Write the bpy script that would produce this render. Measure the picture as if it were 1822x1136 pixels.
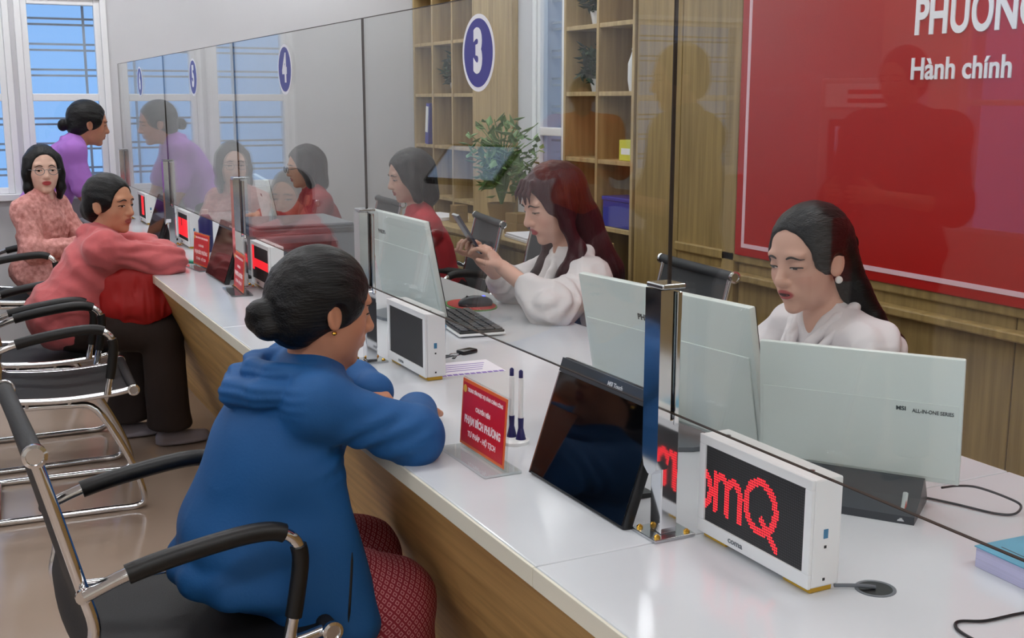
import bpy, bmesh, math, random
import numpy as np
from mathutils import Vector, Matrix
from mathutils.bvhtree import BVHTree
PI = math.pi
for o in list(bpy.data.objects):
    bpy.data.objects.remove(o)
scn = bpy.context.scene
COL = scn.collection

# ------------------------------------------------------------------ camera
W_PX, F_PX = 1822.0, 2050.0
cam_d = bpy.data.cameras.new('camera')
cam_d.sensor_fit = 'HORIZONTAL'; cam_d.sensor_width = 36.0
cam_d.lens = 36.0 * F_PX / W_PX
cam_d.clip_start = 0.05; cam_d.clip_end = 100
cam = bpy.data.objects.new('camera', cam_d); COL.objects.link(cam)
CAM = Vector((-1.04, 0.0, 1.47))
PITCH, YAW = math.radians(10.771), math.radians(26.60)
fwd = Vector((math.sin(YAW)*math.cos(PITCH), math.cos(YAW)*math.cos(PITCH), -math.sin(PITCH)))
cam.location = CAM
cam.rotation_euler = fwd.to_track_quat('-Z', 'Y').to_euler()
scn.camera = cam

# ------------------------------------------------------------------ world, exposure
wd = bpy.data.worlds.new('sky'); scn.world = wd; wd.use_nodes = True
bg = wd.node_tree.nodes['Background']
bg.inputs[0].default_value = (0.30, 0.56, 1.0, 1); bg.inputs[1].default_value = 1.0
vs = scn.view_settings
vs.view_transform = 'Standard'; vs.look = 'None'; vs.gamma = 1; vs.use_curve_mapping = False
vs.exposure = 0.0
LAMP = 14.0          # ceiling fixture emission

# ------------------------------------------------------------------ materials
MATS = {}
def lin(c):
    return tuple((v/255/12.92 if v/255 <= .04045 else ((v/255+.055)/1.055)**2.4) for v in c)
def mat(name, rgb, rough=.5, metal=0., var=0., vscale=8., stretch=None, bump=0., bscale=60., bstretch=None,
        emit=None, es=1., spec=.5, coat=0., trans=0., alpha=1., sheen=0., attr=None, dark=None):
    if name in MATS: return MATS[name]
    m = bpy.data.materials.new(name); m.use_nodes = True; MATS[name] = m
    nt = m.node_tree; n = nt.nodes; L = nt.links
    b = n['Principled BSDF']; c = lin(rgb) + (1,)
    b.inputs['Base Color'].default_value = c
    b.inputs['Roughness'].default_value = rough; b.inputs['Metallic'].default_value = metal
    b.inputs['Specular IOR Level'].default_value = spec
    b.inputs['Coat Weight'].default_value = coat; b.inputs['Coat Roughness'].default_value = .08
    b.inputs['Transmission Weight'].default_value = trans; b.inputs['Alpha'].default_value = alpha
    b.inputs['Sheen Weight'].default_value = sheen
    if emit:
        b.inputs['Emission Color'].default_value = lin(emit) + (1,); b.inputs['Emission Strength'].default_value = es
    tc = n.new('ShaderNodeTexCoord')
    if attr:
        a = n.new('ShaderNodeAttribute'); a.attribute_name = attr
        L.new(a.outputs['Color'], b.inputs['Base Color'])
    elif var > 0:
        mp = n.new('ShaderNodeMapping'); mp.inputs['Scale'].default_value = stretch or (1, 1, 1)
        nz = n.new('ShaderNodeTexNoise'); nz.inputs['Scale'].default_value = vscale; nz.inputs['Detail'].default_value = 5
        rp = n.new('ShaderNodeValToRGB')
        d = lin(dark) if dark else tuple(x*(1-var) for x in c[:3])
        rp.color_ramp.elements[0].color = d + (1,); rp.color_ramp.elements[0].position = .3
        rp.color_ramp.elements[1].color = tuple(min(1, x*(1+var*.5)) for x in c[:3]) + (1,); rp.color_ramp.elements[1].position = .7
        L.new(tc.outputs['Object'], mp.inputs['Vector']); L.new(mp.outputs[0], nz.inputs['Vector'])
        L.new(nz.outputs['Fac'], rp.inputs['Fac']); L.new(rp.outputs[0], b.inputs['Base Color'])
    if bump > 0:
        mp2 = n.new('ShaderNodeMapping'); mp2.inputs['Scale'].default_value = bstretch or (1, 1, 1)
        nz2 = n.new('ShaderNodeTexNoise'); nz2.inputs['Scale'].default_value = bscale; nz2.inputs['Detail'].default_value = 4
        bp = n.new('ShaderNodeBump'); bp.inputs['Strength'].default_value = bump; bp.inputs['Distance'].default_value = .004
        L.new(tc.outputs['Object'], mp2.inputs['Vector']); L.new(mp2.outputs[0], nz2.inputs['Vector'])
        L.new(nz2.outputs['Fac'], bp.inputs['Height']); L.new(bp.outputs[0], b.inputs['Normal'])
    return m

def glass_mat(name, f0=.04, tint=(.97, .985, .98)):
    m = bpy.data.materials.new(name); m.use_nodes = True; MATS[name] = m
    nt = m.node_tree; n = nt.nodes; L = nt.links
    n.remove(n['Principled BSDF'])
    tr = n.new('ShaderNodeBsdfTransparent'); tr.inputs[0].default_value = tint + (1,)
    gl = n.new('ShaderNodeBsdfGlossy'); gl.inputs['Roughness'].default_value = 0.0
    geo = n.new('ShaderNodeNewGeometry')
    dp = n.new('ShaderNodeVectorMath'); dp.operation = 'DOT_PRODUCT'
    L.new(geo.outputs['Incoming'], dp.inputs[0]); L.new(geo.outputs['Normal'], dp.inputs[1])
    def mth(op, a, b=None, **k):
        q = n.new('ShaderNodeMath'); q.operation = op
        for i, v in enumerate((a, b)):
            if v is None: continue
            if isinstance(v, (int, float)): q.inputs[i].default_value = v
            else: L.new(v, q.inputs[i])
        return q.outputs[0]
    ab = mth('ABSOLUTE', dp.outputs['Value'])
    om = mth('SUBTRACT', 1.0, ab)
    p5 = mth('POWER', om, 5.0)
    fr = mth('ADD', mth('MULTIPLY', p5, 1-f0), f0)
    mx = n.new('ShaderNodeMixShader')
    L.new(fr, mx.inputs[0]); L.new(tr.outputs[0], mx.inputs[1]); L.new(gl.outputs[0], mx.inputs[2])
    L.new(mx.outputs[0], n['Material Output'].inputs[0])
    return m

def wood(name, a, b_, axis=2, rough=.42, scale=1.0, coat=.0):
    st = [14, 14, 14]; st[axis] = .9
    return mat(name, a, rough, var=.3, vscale=2.2*scale, stretch=tuple(st), dark=b_, coat=coat, bump=.05, bscale=6, bstretch=tuple(x*3 for x in st))

M = dict(
    wall=mat('wall_paint', (206, 207, 210), .75, var=.04, vscale=2.5),
    wall_cust=mat('wall_paint_lobby', (226, 222, 212), .7, var=.04, vscale=2.5),
    ceil=mat('ceiling_paint', (235, 235, 232), .8),
    frame=mat('window_frame_white', (236, 238, 240), .35),
    pane=glass_mat('window_pane_glass', .04, (.96, .98, 1)),
    bar=mat('grille_bar_paint', (170, 178, 186), .5),
    glass=glass_mat('partition_glass', .042, (.97, .985, .978)),
    glass_edge=mat('glass_edge_green', (58, 48, 42), .5, spec=.2),
    acrylic=glass_mat('clear_acrylic', .05, (.93, .95, .95)),
    chrome=mat('chrome', (225, 226, 228), .09, 1.0),
    steel=mat('brushed_steel', (190, 192, 194), .2, 1.0),
    top=mat('white_stone_top', (211, 215, 219), .14, var=.03, vscale=5, spec=.5),
    edge=mat('cream_top_edge', (228, 224, 206), .3),
    cwood=wood('counter_wood', (196, 160, 100), (166, 130, 76), axis=1),
    bwood=wood('wall_panel_wood', (160, 134, 84), (136, 112, 66), axis=2, rough=.5),
    swood=wood('shelf_wood', (178, 154, 108), (154, 130, 88), axis=2, rough=.5),
    sback=wood('shelf_back_wood', (150, 126, 90), (130, 106, 74), axis=2, rough=.6),
    red=mat('red_sign_board', (178, 26, 22), .35, var=.05, vscale=3),
    redline=mat('pale_sign_line', (236, 196, 204), .4),
    signtext=mat('white_sign_lettering', (240, 240, 244), .4),
    white=mat('white_plastic', (236, 238, 238), .3),
    monback=mat('white_monitor_back', (222, 230, 226), .32),
    black=mat('black_plastic', (16, 17, 19), .28),
    screen=mat('black_glossy_screen', (6, 7, 9), .06, spec=.6),
    dgrey=mat('dark_grey_plastic', (62, 66, 72), .4),
    mgrey=mat('mid_grey_plastic', (104, 110, 116), .4),
    ink=mat('dark_grey_print', (70, 78, 80), .6),
    led_off=mat('led_matrix_face', (34, 35, 37), .55),
    led_dot=mat('led_unlit_dot', (58, 59, 62), .5),
    led_on=mat('led_lit_dot', (255, 40, 50), .5, emit=(255, 40, 52), es=1.5),
    np_red=mat('nameplate_red', (208, 28, 44), .3),
    np_or=mat('nameplate_orange', (232, 112, 52), .3),
    np_wh=mat('nameplate_white', (246, 226, 226), .4),
    np_gold=mat('nameplate_gold', (236, 184, 70), .4),
    blue_dec=mat('decal_blue', (52, 48, 142), .35),
    white_dec=mat('decal_white', (240, 240, 246), .4),
    mesh=mat('black_chair_mesh', (19, 19, 21), .6, bump=.25, bscale=420),
    gmesh=mat('grey_chair_mesh', (58, 61, 64), .7, bump=.25, bscale=420),
    pad=mat('black_arm_pad', (14, 14, 15), .45),
    navy=mat('navy_plastic', (34, 34, 96), .35),
    blue_cup=mat('blue_tinted_plastic', (72, 130, 168), .2),
    paper=mat('white_paper', (232, 230, 236), .7),
    mauve=mat('mauve_print', (128, 100, 180), .7),
    teal_cover=mat('teal_paper_cover', (96, 168, 196), .5, var=.1, vscale=20),
    page=mat('lilac_page_edges', (196, 194, 226), .7, var=.12, vscale=3, stretch=(1, 1, 120)),
    green_pl=mat('green_rubber', (36, 140, 112), .5),
    redpad=mat('mousepad_red', (190, 52, 44), .7),
    greenpad=mat('mousepad_green', (96, 150, 84), .7),
    leaf=mat('leaf_green', (112, 146, 84), .5, var=.3, vscale=12),
    dleaf=mat('dark_leaf_green', (44, 72, 48), .5, var=.3, vscale=12),
    pot=mat('white_ceramic', (225, 226, 226), .25),
    yellow=mat('yellow_green_carton', (206, 208, 74), .5),
    blue_box=mat('blue_carton', (48, 52, 150), .45),
    yellow_foot=mat('amber_foot', (214, 168, 40), .4),
    cable=mat('black_cable', (20, 20, 22), .4),
    brownbox=mat('brown_carton', (136, 108, 58), .6),
    lamp=mat('lamp_diffuser', (255, 252, 246), .5, emit=(250, 252, 255), es=LAMP),
    kiosk=mat('kiosk_grey', (190, 190, 190), .35),
    kiosk_red=mat('kiosk_red', (180, 40, 44), .4),
    kscreen=mat('kiosk_lit_screen', (150, 170, 200), .2, emit=(160, 180, 210), es=.6),
    phone=mat('phone_body', (56, 56, 72), .25),
    pearl=mat('pearl', (240, 240, 236), .2), gold=mat('gold_stud', (214, 168, 70), .2, 1.0),
    skin=mat('skin', (200, 150, 120), .5, attr='Col', spec=.35),
    hair=mat('black_hair', (10, 9, 9), .38, bump=.55, bscale=4, bstretch=(5, 70, 70), spec=.3), hair_long=mat('black_hair_long', (10, 9, 9), .38, bump=.55, bscale=4, bstretch=(70, 70, 5), spec=.3),
    hair_red=mat('burgundy_hair', (84, 20, 28), .40, spec=.3, bump=.5, bscale=4, bstretch=(70, 70, 5)),
    brow=mat('brow_hair', (44, 34, 30), .7), eye_w=mat('eye_white', (214, 206, 200), .25), iris=mat('dark_iris', (26, 18, 14), .15),
    mouth=mat('mouth_dark', (70, 22, 24), .5),
    blue_cl=mat('blue_jersey', (8, 82, 142), .7, bump=.12, bscale=160),
    pink_cl=mat('salmon_knit', (204, 98, 100), .85, var=.08, vscale=30, bump=.2, bscale=140, bstretch=(.4, .4, 3), sheen=.2),
    lace_cl=mat('dusty_pink_lace', (216, 158, 152), .8, var=.35, vscale=45, dark=(184, 116, 108), bump=.5, bscale=90),
    purple_cl=mat('lilac_polo', (166, 110, 196), .85, bump=.12, bscale=160),
    white_cl=mat('white_blouse', (226, 220, 222), .7, bump=.12, bscale=40),
    cream_cl=mat('ivory_blouse', (226, 220, 220), .7, bump=.12, bscale=40),
    redv_cl=mat('red_vest', (178, 36, 48), .75), maroon_cl=mat('maroon_top', (150, 34, 40), .75),
    dark_cl=mat('dark_navy_clothes', (34, 34, 44), .8), black_cl=mat('black_trousers', (20, 19, 22), .8),
    brown_cl=mat('dark_brown_trousers', (48, 36, 32), .85, bump=.15, bscale=60),
    orange_cl=mat('orange_shirt', (206, 92, 30), .8), charcoal_cl=mat('charcoal_shirt', (54, 50, 50), .8),
    shoe=mat('grey_slipper', (150, 142, 148), .6), dshoe=mat('dark_shoe', (40, 34, 32), .5),
    bag=mat('red_bag_fabric', (176, 26, 24), .6, bump=.2, bscale=30), bag_h=mat('pink_bag_strap', (206, 110, 150), .6),
)
# printed trousers: small burgundy diamonds
def diamond_mat():
    m = bpy.data.materials.new('burgundy_diamond_print'); m.use_nodes = True
    nt = m.node_tree; n = nt.nodes; L = nt.links; b = n['Principled BSDF']; b.inputs['Roughness'].default_value = .8
    tc = n.new('ShaderNodeTexCoord'); sx = n.new('ShaderNodeSeparateXYZ'); L.new(tc.outputs['Object'], sx.inputs[0])
    def mth(op, a, b=None):
        q = n.new('ShaderNodeMath'); q.operation = op
        for i, v in enumerate((a, b)):
            if v is None: continue
            if isinstance(v, (int, float)): q.inputs[i].default_value = v
            else: L.new(v, q.inputs[i])
        return q.outputs[0]
    def tri(v): return mth('PINGPONG', v, .5)
    u = mth('MULTIPLY', mth('ADD', sx.outputs[0], mth('MULTIPLY', sx.outputs[1], .35)), 62.0)
    v = mth('MULTIPLY', mth('ADD', sx.outputs[2], mth('MULTIPLY', sx.outputs[1], .5)), 50.0)
    d = mth('ADD', tri(u), tri(v))
    e = mth('PINGPONG', mth('MULTIPLY', d, 2.0), .5)
    r = n.new('ShaderNodeValToRGB')
    r.color_ramp.elements[0].color = lin((138, 30, 48)) + (1,); r.color_ramp.elements[0].position = .3
    r.color_ramp.elements[1].color = lin((206, 140, 146)) + (1,); r.color_ramp.elements[1].position = .44
    L.new(e, r.inputs['Fac']); L.new(r.outputs[0], b.inputs['Base Color'])
    return m
M['diamond'] = diamond_mat()
def dyed(m):   # burgundy dye growing out into black tips
    nt = m.node_tree; n = nt.nodes; L = nt.links
    tc = n.new('ShaderNodeTexCoord'); sx = n.new('ShaderNodeSeparateXYZ'); L.new(tc.outputs['Object'], sx.inputs[0])
    r = n.new('ShaderNodeValToRGB'); r.color_ramp.elements[0].color = lin((14, 10, 12))+(1,); r.color_ramp.elements[0].position = .80
    r.color_ramp.elements[1].color = lin((62, 16, 24))+(1,); r.color_ramp.elements[1].position = .98
    L.new(sx.outputs[2], r.inputs['Fac']); L.new(r.outputs[0], n['Principled BSDF'].inputs['Base Color'])
dyed(M['hair_red'])
def floor_mat():
    m = mat('polished_beige_tile', (176, 156, 140), .12, var=.1, vscale=1.3, spec=.5)
    return m
M['floor'] = floor_mat()

# ------------------------------------------------------------------ mesh builder
class MB:
    def __init__(s): s.v = []; s.f = []
    def add(s, vs_, fs):
        b = len(s.v); s.v += [tuple(v) for v in vs_]; s.f += [tuple(i+b for i in f) for f in fs]; return s
    def box(s, x0, x1, y0, y1, z0, z1, bev=0, R=None, c=None):
        if bev > 0:
            bm = bmesh.new(); bmesh.ops.create_cube(bm, size=1)
            for v in bm.verts: v.co = Vector(((x0+x1)/2+v.co.x*(x1-x0), (y0+y1)/2+v.co.y*(y1-y0), (z0+z1)/2+v.co.z*(z1-z0)))
            bmesh.ops.bevel(bm, geom=list(bm.edges), offset=bev, segments=2, affect='EDGES', profile=.5)
            bm.verts.index_update()
            vs_ = [v.co.copy() for v in bm.verts]; fs = [[v.index for v in f.verts] for f in bm.faces]; bm.free()
        else:
            vs_ = [Vector((x, y, z)) for x in (x0, x1) for y in (y0, y1) for z in (z0, z1)]
            fs = [(0, 1, 3, 2), (4, 6, 7, 5), (0, 4, 5, 1), (2, 3, 7, 6), (0, 2, 6, 4), (1, 5, 7, 3)]
        if R is not None: vs_ = [R @ v for v in vs_]
        return s.add(vs_, fs)
    def tube(s, pts, r, n=10, closed=False, cap=True, flat=None):
        P = [Vector(p) for p in pts]; k = len(P)
        rad = r if isinstance(r, (list, tuple)) else [r]*k
        vs_ = []; T0 = None; N = None
        for i in range(k):
            a = P[(i-1) % k] if (closed or i > 0) else P[i]; b = P[(i+1) % k] if (closed or i < k-1) else P[i]
            T = (b-a).normalized()
            if N is None:
                u = Vector((0, 0, 1)) if abs(T.z) < .9 else Vector((1, 0, 0))
                N = T.cross(u).normalized()
            else:
                N = (N - T*N.dot(T)).normalized()
            B = T.cross(N)
            for j in range(n):
                t = 2*PI*j/n
                vs_.append(P[i] + (N*math.cos(t) + B*math.sin(t)*(flat or 1))*rad[i])
        fs = []
        for i in range(k if closed else k-1):
            for j in range(n):
                i2 = (i+1) % k
                fs.append((i*n+j, i*n+(j+1) % n, i2*n+(j+1) % n, i2*n+j))
        if cap and not closed:
            fs.append(tuple(range(n-1, -1, -1))); fs.append(tuple((k-1)*n+j for j in range(n)))
        return s.add(vs_, fs)
    def lathe(s, prof, c=(0, 0, 0), n=24, axis='z', sx=1., sy=1.):
        vs_ = []
        for r, z in prof:
            for j in range(n):
                t = 2*PI*j/n; p = (r*math.cos(t)*sx, r*math.sin(t)*sy, z)
                if axis == 'x': p = (p[2], p[0], p[1])
                elif axis == 'y': p = (p[0], p[2], p[1])
                vs_.append((p[0]+c[0], p[1]+c[1], p[2]+c[2]))
        fs = []
        for i in range(len(prof)-1):
            for j in range(n): fs.append((i*n+j, i*n+(j+1) % n, (i+1)*n+(j+1) % n, (i+1)*n+j))
        fs.append(tuple(range(n-1, -1, -1))); fs.append(tuple((len(prof)-1)*n+j for j in range(n)))
        return s.add(vs_, fs)
    def prism(s, poly, y0, y1, plane='xz'):
        k = len(poly); vs_ = []
        for y in (y0, y1):
            for a, b in poly: vs_.append({'xz': (a, y, b), 'xy': (a, b, y), 'yz': (y, a, b)}[plane])
        fs = [tuple(range(k-1, -1, -1)), tuple(range(k, 2*k))] + [(i, (i+1) % k, k+(i+1) % k, k+i) for i in range(k)]
        return s.add(vs_, fs)
    def xf(s, Mx): s.v = [tuple(Mx @ Vector(v)) for v in s.v]; return s
    def build(s, name, m, parent=None, smooth=False, loc=None, rz=0):
        me = bpy.data.meshes.new(name); me.from_pydata(s.v, [], s.f)
        bm = bmesh.new(); bm.from_mesh(me); bmesh.ops.recalc_face_normals(bm, faces=bm.faces); bm.to_mesh(me); bm.free()
        if smooth:
            me.shade_smooth()
            try: me.set_sharp_from_angle(angle=math.radians(40))
            except Exception: pass
        me.materials.append(m if not isinstance(m, str) else M[m])
        o = bpy.data.objects.new(name, me); COL.objects.link(o)
        if parent: o.parent = parent
        if loc: o.location = loc
        if rz: o.rotation_euler.z = rz
        return o
def tag(o, label, cat, group=None, kind=None):
    if label: o['label'] = label
    if cat: o['category'] = cat
    if group: o['group'] = group
    if kind: o['kind'] = kind
    return o
def empty(name, loc=(0, 0, 0), rz=0):
    o = bpy.data.objects.new(name, None); COL.objects.link(o); o.location = loc; o.rotation_euler.z = rz; o.empty_display_size = .1
    return o
def structure(o): o['kind'] = 'structure'; return o
def copy_tree(o, parent=None):
    c = o.copy(); COL.objects.link(c); c.parent = parent
    for ch in [x for x in o.children]: copy_tree(ch, c)
    return c

def tube_path(pts, n=6):
    """Catmull-Rom smoothed path"""
    P = [Vector(p) for p in pts]; P = [P[0]*2-P[1]]+P+[P[-1]*2-P[-2]]; out = []
    for i in range(1, len(P)-2):
        for k in range(n):
            t = k/n; a, b, c, d = P[i-1:i+3]
            out.append(.5*((2*b)+(c-a)*t+(2*a-5*b+4*c-d)*t*t+(3*b-a-3*c+d)*t**3))
    return out+[P[-2]]

# text, standing in a plane that faces -x (reads along -y)
FACE = Matrix(((0, 0, -1, 0), (-1, 0, 0, 0), (0, 1, 0, 0), (0, 0, 0, 1)))
def text_mb(body, size, ext=.0006, sx=1., bold=0., align='CENTER'):
    cu = bpy.data.curves.new('lettering', 'FONT'); cu.body = body; cu.size = size; cu.extrude = ext; cu.offset = bold
    cu.align_x = align; cu.align_y = 'CENTER'; cu.resolution_u = 4
    o = bpy.data.objects.new('lettering', cu); COL.objects.link(o)
    dg = bpy.context.evaluated_depsgraph_get(); dg.update()
    me = o.evaluated_get(dg).to_mesh()
    mb = MB(); mb.add([(v.co.x*sx, v.co.y, v.co.z) for v in me.vertices], [tuple(p.vertices) for p in me.polygons])
    o.evaluated_get(dg).to_mesh_clear()
    bpy.data.objects.remove(o); bpy.data.curves.remove(cu)
    return mb
def wall_text(name, body, size, pos, m, parent, ext=.0006, sx=1., bold=0., align='CENTER', pre=None):
    mb = text_mb(body, size, ext, sx, bold, align)
    mx = Matrix.Translation(pos) @ ((pre or Matrix()).to_3x3().to_4x4()) @ FACE
    return mb.xf(mx).build(name, m, parent)

# ================================================================== THE ROOM
XL, XB, Y0, Y1, ZC = -6.2, 2.26, -3.6, 7.5, 2.95
def holed(mb, axis, t0, t1, a0, a1, z0, z1, holes):
    """wall slab with rectangular openings; axis 'y' = slab across y, runs along x"""
    As = sorted({a0, a1, *[h[0] for h in holes], *[h[1] for h in holes]})
    Zs = sorted({z0, z1, *[h[2] for h in holes], *[h[3] for h in holes]})
    for i in range(len(As)-1):
        for j in range(len(Zs)-1):
            ca, cz = (As[i]+As[i+1])/2, (Zs[j]+Zs[j+1])/2
            if any(h[0] < ca < h[1] and h[2] < cz < h[3] for h in holes): continue
            if axis == 'y': mb.box(As[i], As[i+1], t0, t1, Zs[j], Zs[j+1])
            else: mb.box(t0, t1, As[i], As[i+1], Zs[j], Zs[j+1])
    return mb
structure(MB().box(XL, XB+.1, Y0, Y1+.1, -.1, 0).build('floor', 'floor'))
structure(MB().box(XL, XB+.1, Y0, Y1+.1, ZC, ZC+.1).build('ceiling', 'ceil'))
END_W = [(-.50, -.055), (-1.09, -.60), (-4.75, -3.75)]
structure(holed(MB(), 'y', Y1, Y1+.2, XL, XB+.1, 0, ZC, [(a, b, .92, 2.06) for a, b in END_W]).build('wall_end', 'wall'))
BW = (5.42, 5.735)
structure(holed(MB(), 'x', XB, XB+.15, Y0, Y1, 0, ZC, [(BW[0], BW[1], .85, 2.45)]).build('wall_back', 'wall'))
structure(holed(MB(), 'x', 1.985, XB-.001, 5.375, 5.962, 0, ZC-.001, [(BW[0], BW[1], .85, 2.45)]).build('wall_pier', 'wall'))
LOB_W = [(4.9, 6.6), (1.2, 2.9), (-1.6, .1)]
structure(holed(MB(), 'x', XL-.2, XL, Y0, Y1, 0, ZC, [(a, b, .45, 2.3) for a, b in LOB_W]).build('wall_lobby', 'wall_cust'))
structure(MB().box(XL, XB+.1, Y0-.15, Y0, 0, ZC).build('wall_rear', 'wall_cust'))

def window(name, axis, t, a0, a1, z0, z1, mull, bars, sill, inn, vbar=None):
    """frame, mullion, panes, sill and steel grille bars in an opening; inn = inward direction (+1/-1) along the axis"""
    w = empty(name, (0, 0, 0)); structure(w)
    def bx(name_, aa, ab, ta, tb, za, zb, m, bev=0):
        mb = MB()
        mb.box(aa, ab, ta, tb, za, zb, bev) if axis == 'y' else mb.box(ta, tb, aa, ab, za, zb, bev)
        return mb.build(name_, m, w)
    f = .036; tf0, tf1 = sorted((t, t+.05*(-inn)))
    for nm, aa, ab, za, zb in (('window_frame', a0, a0+f, z0, z1), ('window_frame', a1-f, a1, z0, z1),
                               ('window_frame', a0+f, a1-f, z1-f, z1), ('window_frame', a0+f, a1-f, z0, z0+f), ('mullion', a0+f, a1-f, mull-.022, mull+.022)):
        bx(nm, aa, ab, tf0, tf1, za, zb, M['frame'], .004)
    tp = (tf0+tf1)/2
    bx('pane', a0+f, a1-f, tp-.003, tp+.003, z0+f, mull-.022, M['pane'])
    bx('pane', a0+f, a1-f, tp-.003, tp+.003, mull+.022, z1-f, M['pane'])
    tg = t + .10*(-inn)
    for zb_ in bars: bx('grille_bar', a0, a1, tg-.006, tg+.006, zb_-.006, zb_+.006, M['bar'])
    if vbar is not None: bx('grille_bar', vbar-.007, vbar+.007, tg-.018, tg-.006, z0, z1, M['bar'])
    if sill:
        ts0, ts1 = sorted((t+.045*inn, t-.02*inn))
        bx('window_sill', a0-.05, a1+.03, ts0, ts1, z0-.04, z0, M['frame'], .004)
    # architrave round the opening, proud of the wall
    ta0, ta1 = sorted((t+.012*inn, t))
    for aa, ab, za, zb in ((a0-.035, a0, z0, z1+.035), (a1, a1+.035, z0, z1+.035), (a0, a1, z1, z1+.035)):
        bx('architrave', aa, ab, ta0, ta1, za, zb, M['frame'], .003)
    return w
BARS = [1.95, 1.915, 1.80, 1.765, 1.65, 1.615, 1.36, 1.325, 1.21, 1.175, 1.06, 1.025]
window('window_1', 'y', Y1, END_W[0][0], END_W[0][1], .92, 2.06, 1.485, BARS, True, -1, vbar=-.145)
window('window_2', 'y', Y1, END_W[1][0], END_W[1][1], .92, 2.06, 1.485, BARS, True, -1, vbar=-.75)
window('window_3', 'y', Y1, END_W[2][0], END_W[2][1], .92, 2.06, 1.485, BARS, True, -1)
window('window_4', 'x', 1.985, BW[0], BW[1], .85, 2.45, 1.30, [z for k in range(10) for z in (.95+.15*k, .985+.15*k)], False, -1, vbar=5.60)
for k, (a, b) in enumerate(LOB_W):
    window('window_%d' % (5+k), 'x', XL, a, b, .45, 2.3, 1.45, [], False, 1)

# ceiling fittings
for i, x in enumerate((-4.6, -2.5, -.55, 1.25)):
    for j, y in enumerate((-2.2, .2, 2.6, 5.0, 6.9)):
        t = tag(empty('ceiling_light', (x, y, ZC)), 'white recessed ceiling panel light over the %s, %s' % (('lobby wall', 'waiting area', 'customer chairs', 'clerks')[i], ('farthest behind the camera', 'level with the camera', 'level with the blue jacket', 'level with the pink cardigan', 'nearest to the window wall')[j]), 'ceiling light', 'ceiling panel lights')
        mb = MB()
        for q in ((-.62, -.58, -.17, .17), (.58, .62, -.17, .17), (-.58, .58, -.17, -.14), (-.58, .58, .14, .17)): mb.box(q[0], q[1], q[2], q[3], -.03, 0)
        mb.build('fitting_frame', 'frame', t)
        MB().box(-.58, .58, -.14, .14, -.018, -.005).build('diffuser', 'lamp', t)

# ---- back wall: panelling, shelves, red board
XP = 1.95
pw = structure(empty('trim_1'))
for a, b in ((3.95, 4.30), (4.305, 4.665)): MB().box(XP, XB, a, b, .0, ZC-.001, .004).build('wood_panel', 'bwood', pw)
MB().box(XP-.02, XB, 3.86, 3.945, 0, ZC-.001, .004).build('wood_pilaster', 'bwood', pw)
y = 3.855
while y > -3.2:
    MB().box(XP, XB, y-.70, y-.005, 0, ZC-.001, .004).build('wood_panel', 'bwood', pw); y -= .70
MB().box(XP-.055, XP, -3.2, 4.30, .735, .765, .006).build('dado_rail', 'bwood', pw)
MB().box(XP-.02, XP, -3.2, 4.30, .805, .845, .006).build('panel_moulding', 'bwood', pw)

sg = tag(empty('sign_board', (XP, 3.84, .85)), 'large red sign board with white lettering and pale inner border on the wood wall', 'sign')
def on_board(mb): return mb.xf(Matrix.Translation((-XP, -3.84, -.85)))
BY0, BY1, BZ0, BZ1 = .35, 3.845, .838, 2.55
on_board(MB().box(XP-.03, XP-.001, BY0, BY1, BZ0, BZ1, .004)).build('board', 'red', sg)
xs_ = XP-.032
for a, b, c, d in ((BY1-.062, BY1-.045, BZ0+.035, BZ1-.05), (BY0+.045, BY0+.062, BZ0+.035, BZ1-.05), (BY0+.062, BY1-.062, BZ0+.035, BZ0+.052), (BY0+.062, BY1-.062, BZ1-.067, BZ1-.05)):
    on_board(MB().box(xs_, xs_+.002, a, b, c, d)).build('border_strip', 'redline', sg)
off = Vector((-XP, -3.84, -.85))
wall_text('lettering', 'PHƯỜNG', .165, Vector((xs_, 2.925, 1.735))+off, M['signtext'], sg, .002, .72, .0045, 'LEFT')
wall_text('lettering', 'Hành chính', .098, Vector((xs_, 2.93, 1.568))+off, M['signtext'], sg, .002, .92, .002, 'LEFT')

def shelf(name, label, y0, y1, cols, zs, door=None):
    s = tag(empty(name, (XB, (y0+y1)/2, 0)), label, 'shelf')
    T = Matrix.Translation((-XB, -(y0+y1)/2, 0)); t = .022
    def p(nm, a, b, c, d, e, f, m='swood'): MB().box(a, b, c, d, e, f, .002).xf(T).build(nm, m, s)
    p('back_panel', XB-.03, XB-.015, y0, y1, .1, 2.5, 'sback')
    ys = [y0 + (y1-y0)*k/cols for k in range(cols+1)] if isinstance(cols, int) else cols
    for k, yy in enumerate(ys): p('upright', XP, XB-.03, yy-t/2, yy+t/2, .1, 2.5)
    for z in zs:
        for k in range(len(ys)-1): p('shelf_board', XP+.004, XB-.03, ys[k]+t/2, ys[k+1]-t/2, z-t/2, z+t/2)
    for k in range(len(ys)-1): p('cabinet_door', XP, XP+.02, ys[k]+t/2+.002, ys[k+1]-t/2-.002, .12, zs[0]-t/2-.003)
    p('plinth', XP+.02, XB-.03, y0, y1, .0, .1)
    if door:
        p('side_panel', XP, XP+.02, door[0], door[1], .1, 2.5); p('side_panel', XP+.02, XB-.03, door[0], door[0]+.02, .1, 2.5)
    return s
ZS = [.50, .835, 1.167, 1.50, 1.83, 2.16, 2.48]
shelf('bookshelf', 'pale wood cubby shelf in the corner behind the maroon-topped clerk', 6.50, 7.46, 3, ZS, door=(5.97, 6.488))
shelf('bookshelf', 'pale wood cubby shelf between the window and the wood panelling', 4.69, 5.37, [4.70, 5.03, 5.36], ZS)

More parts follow.
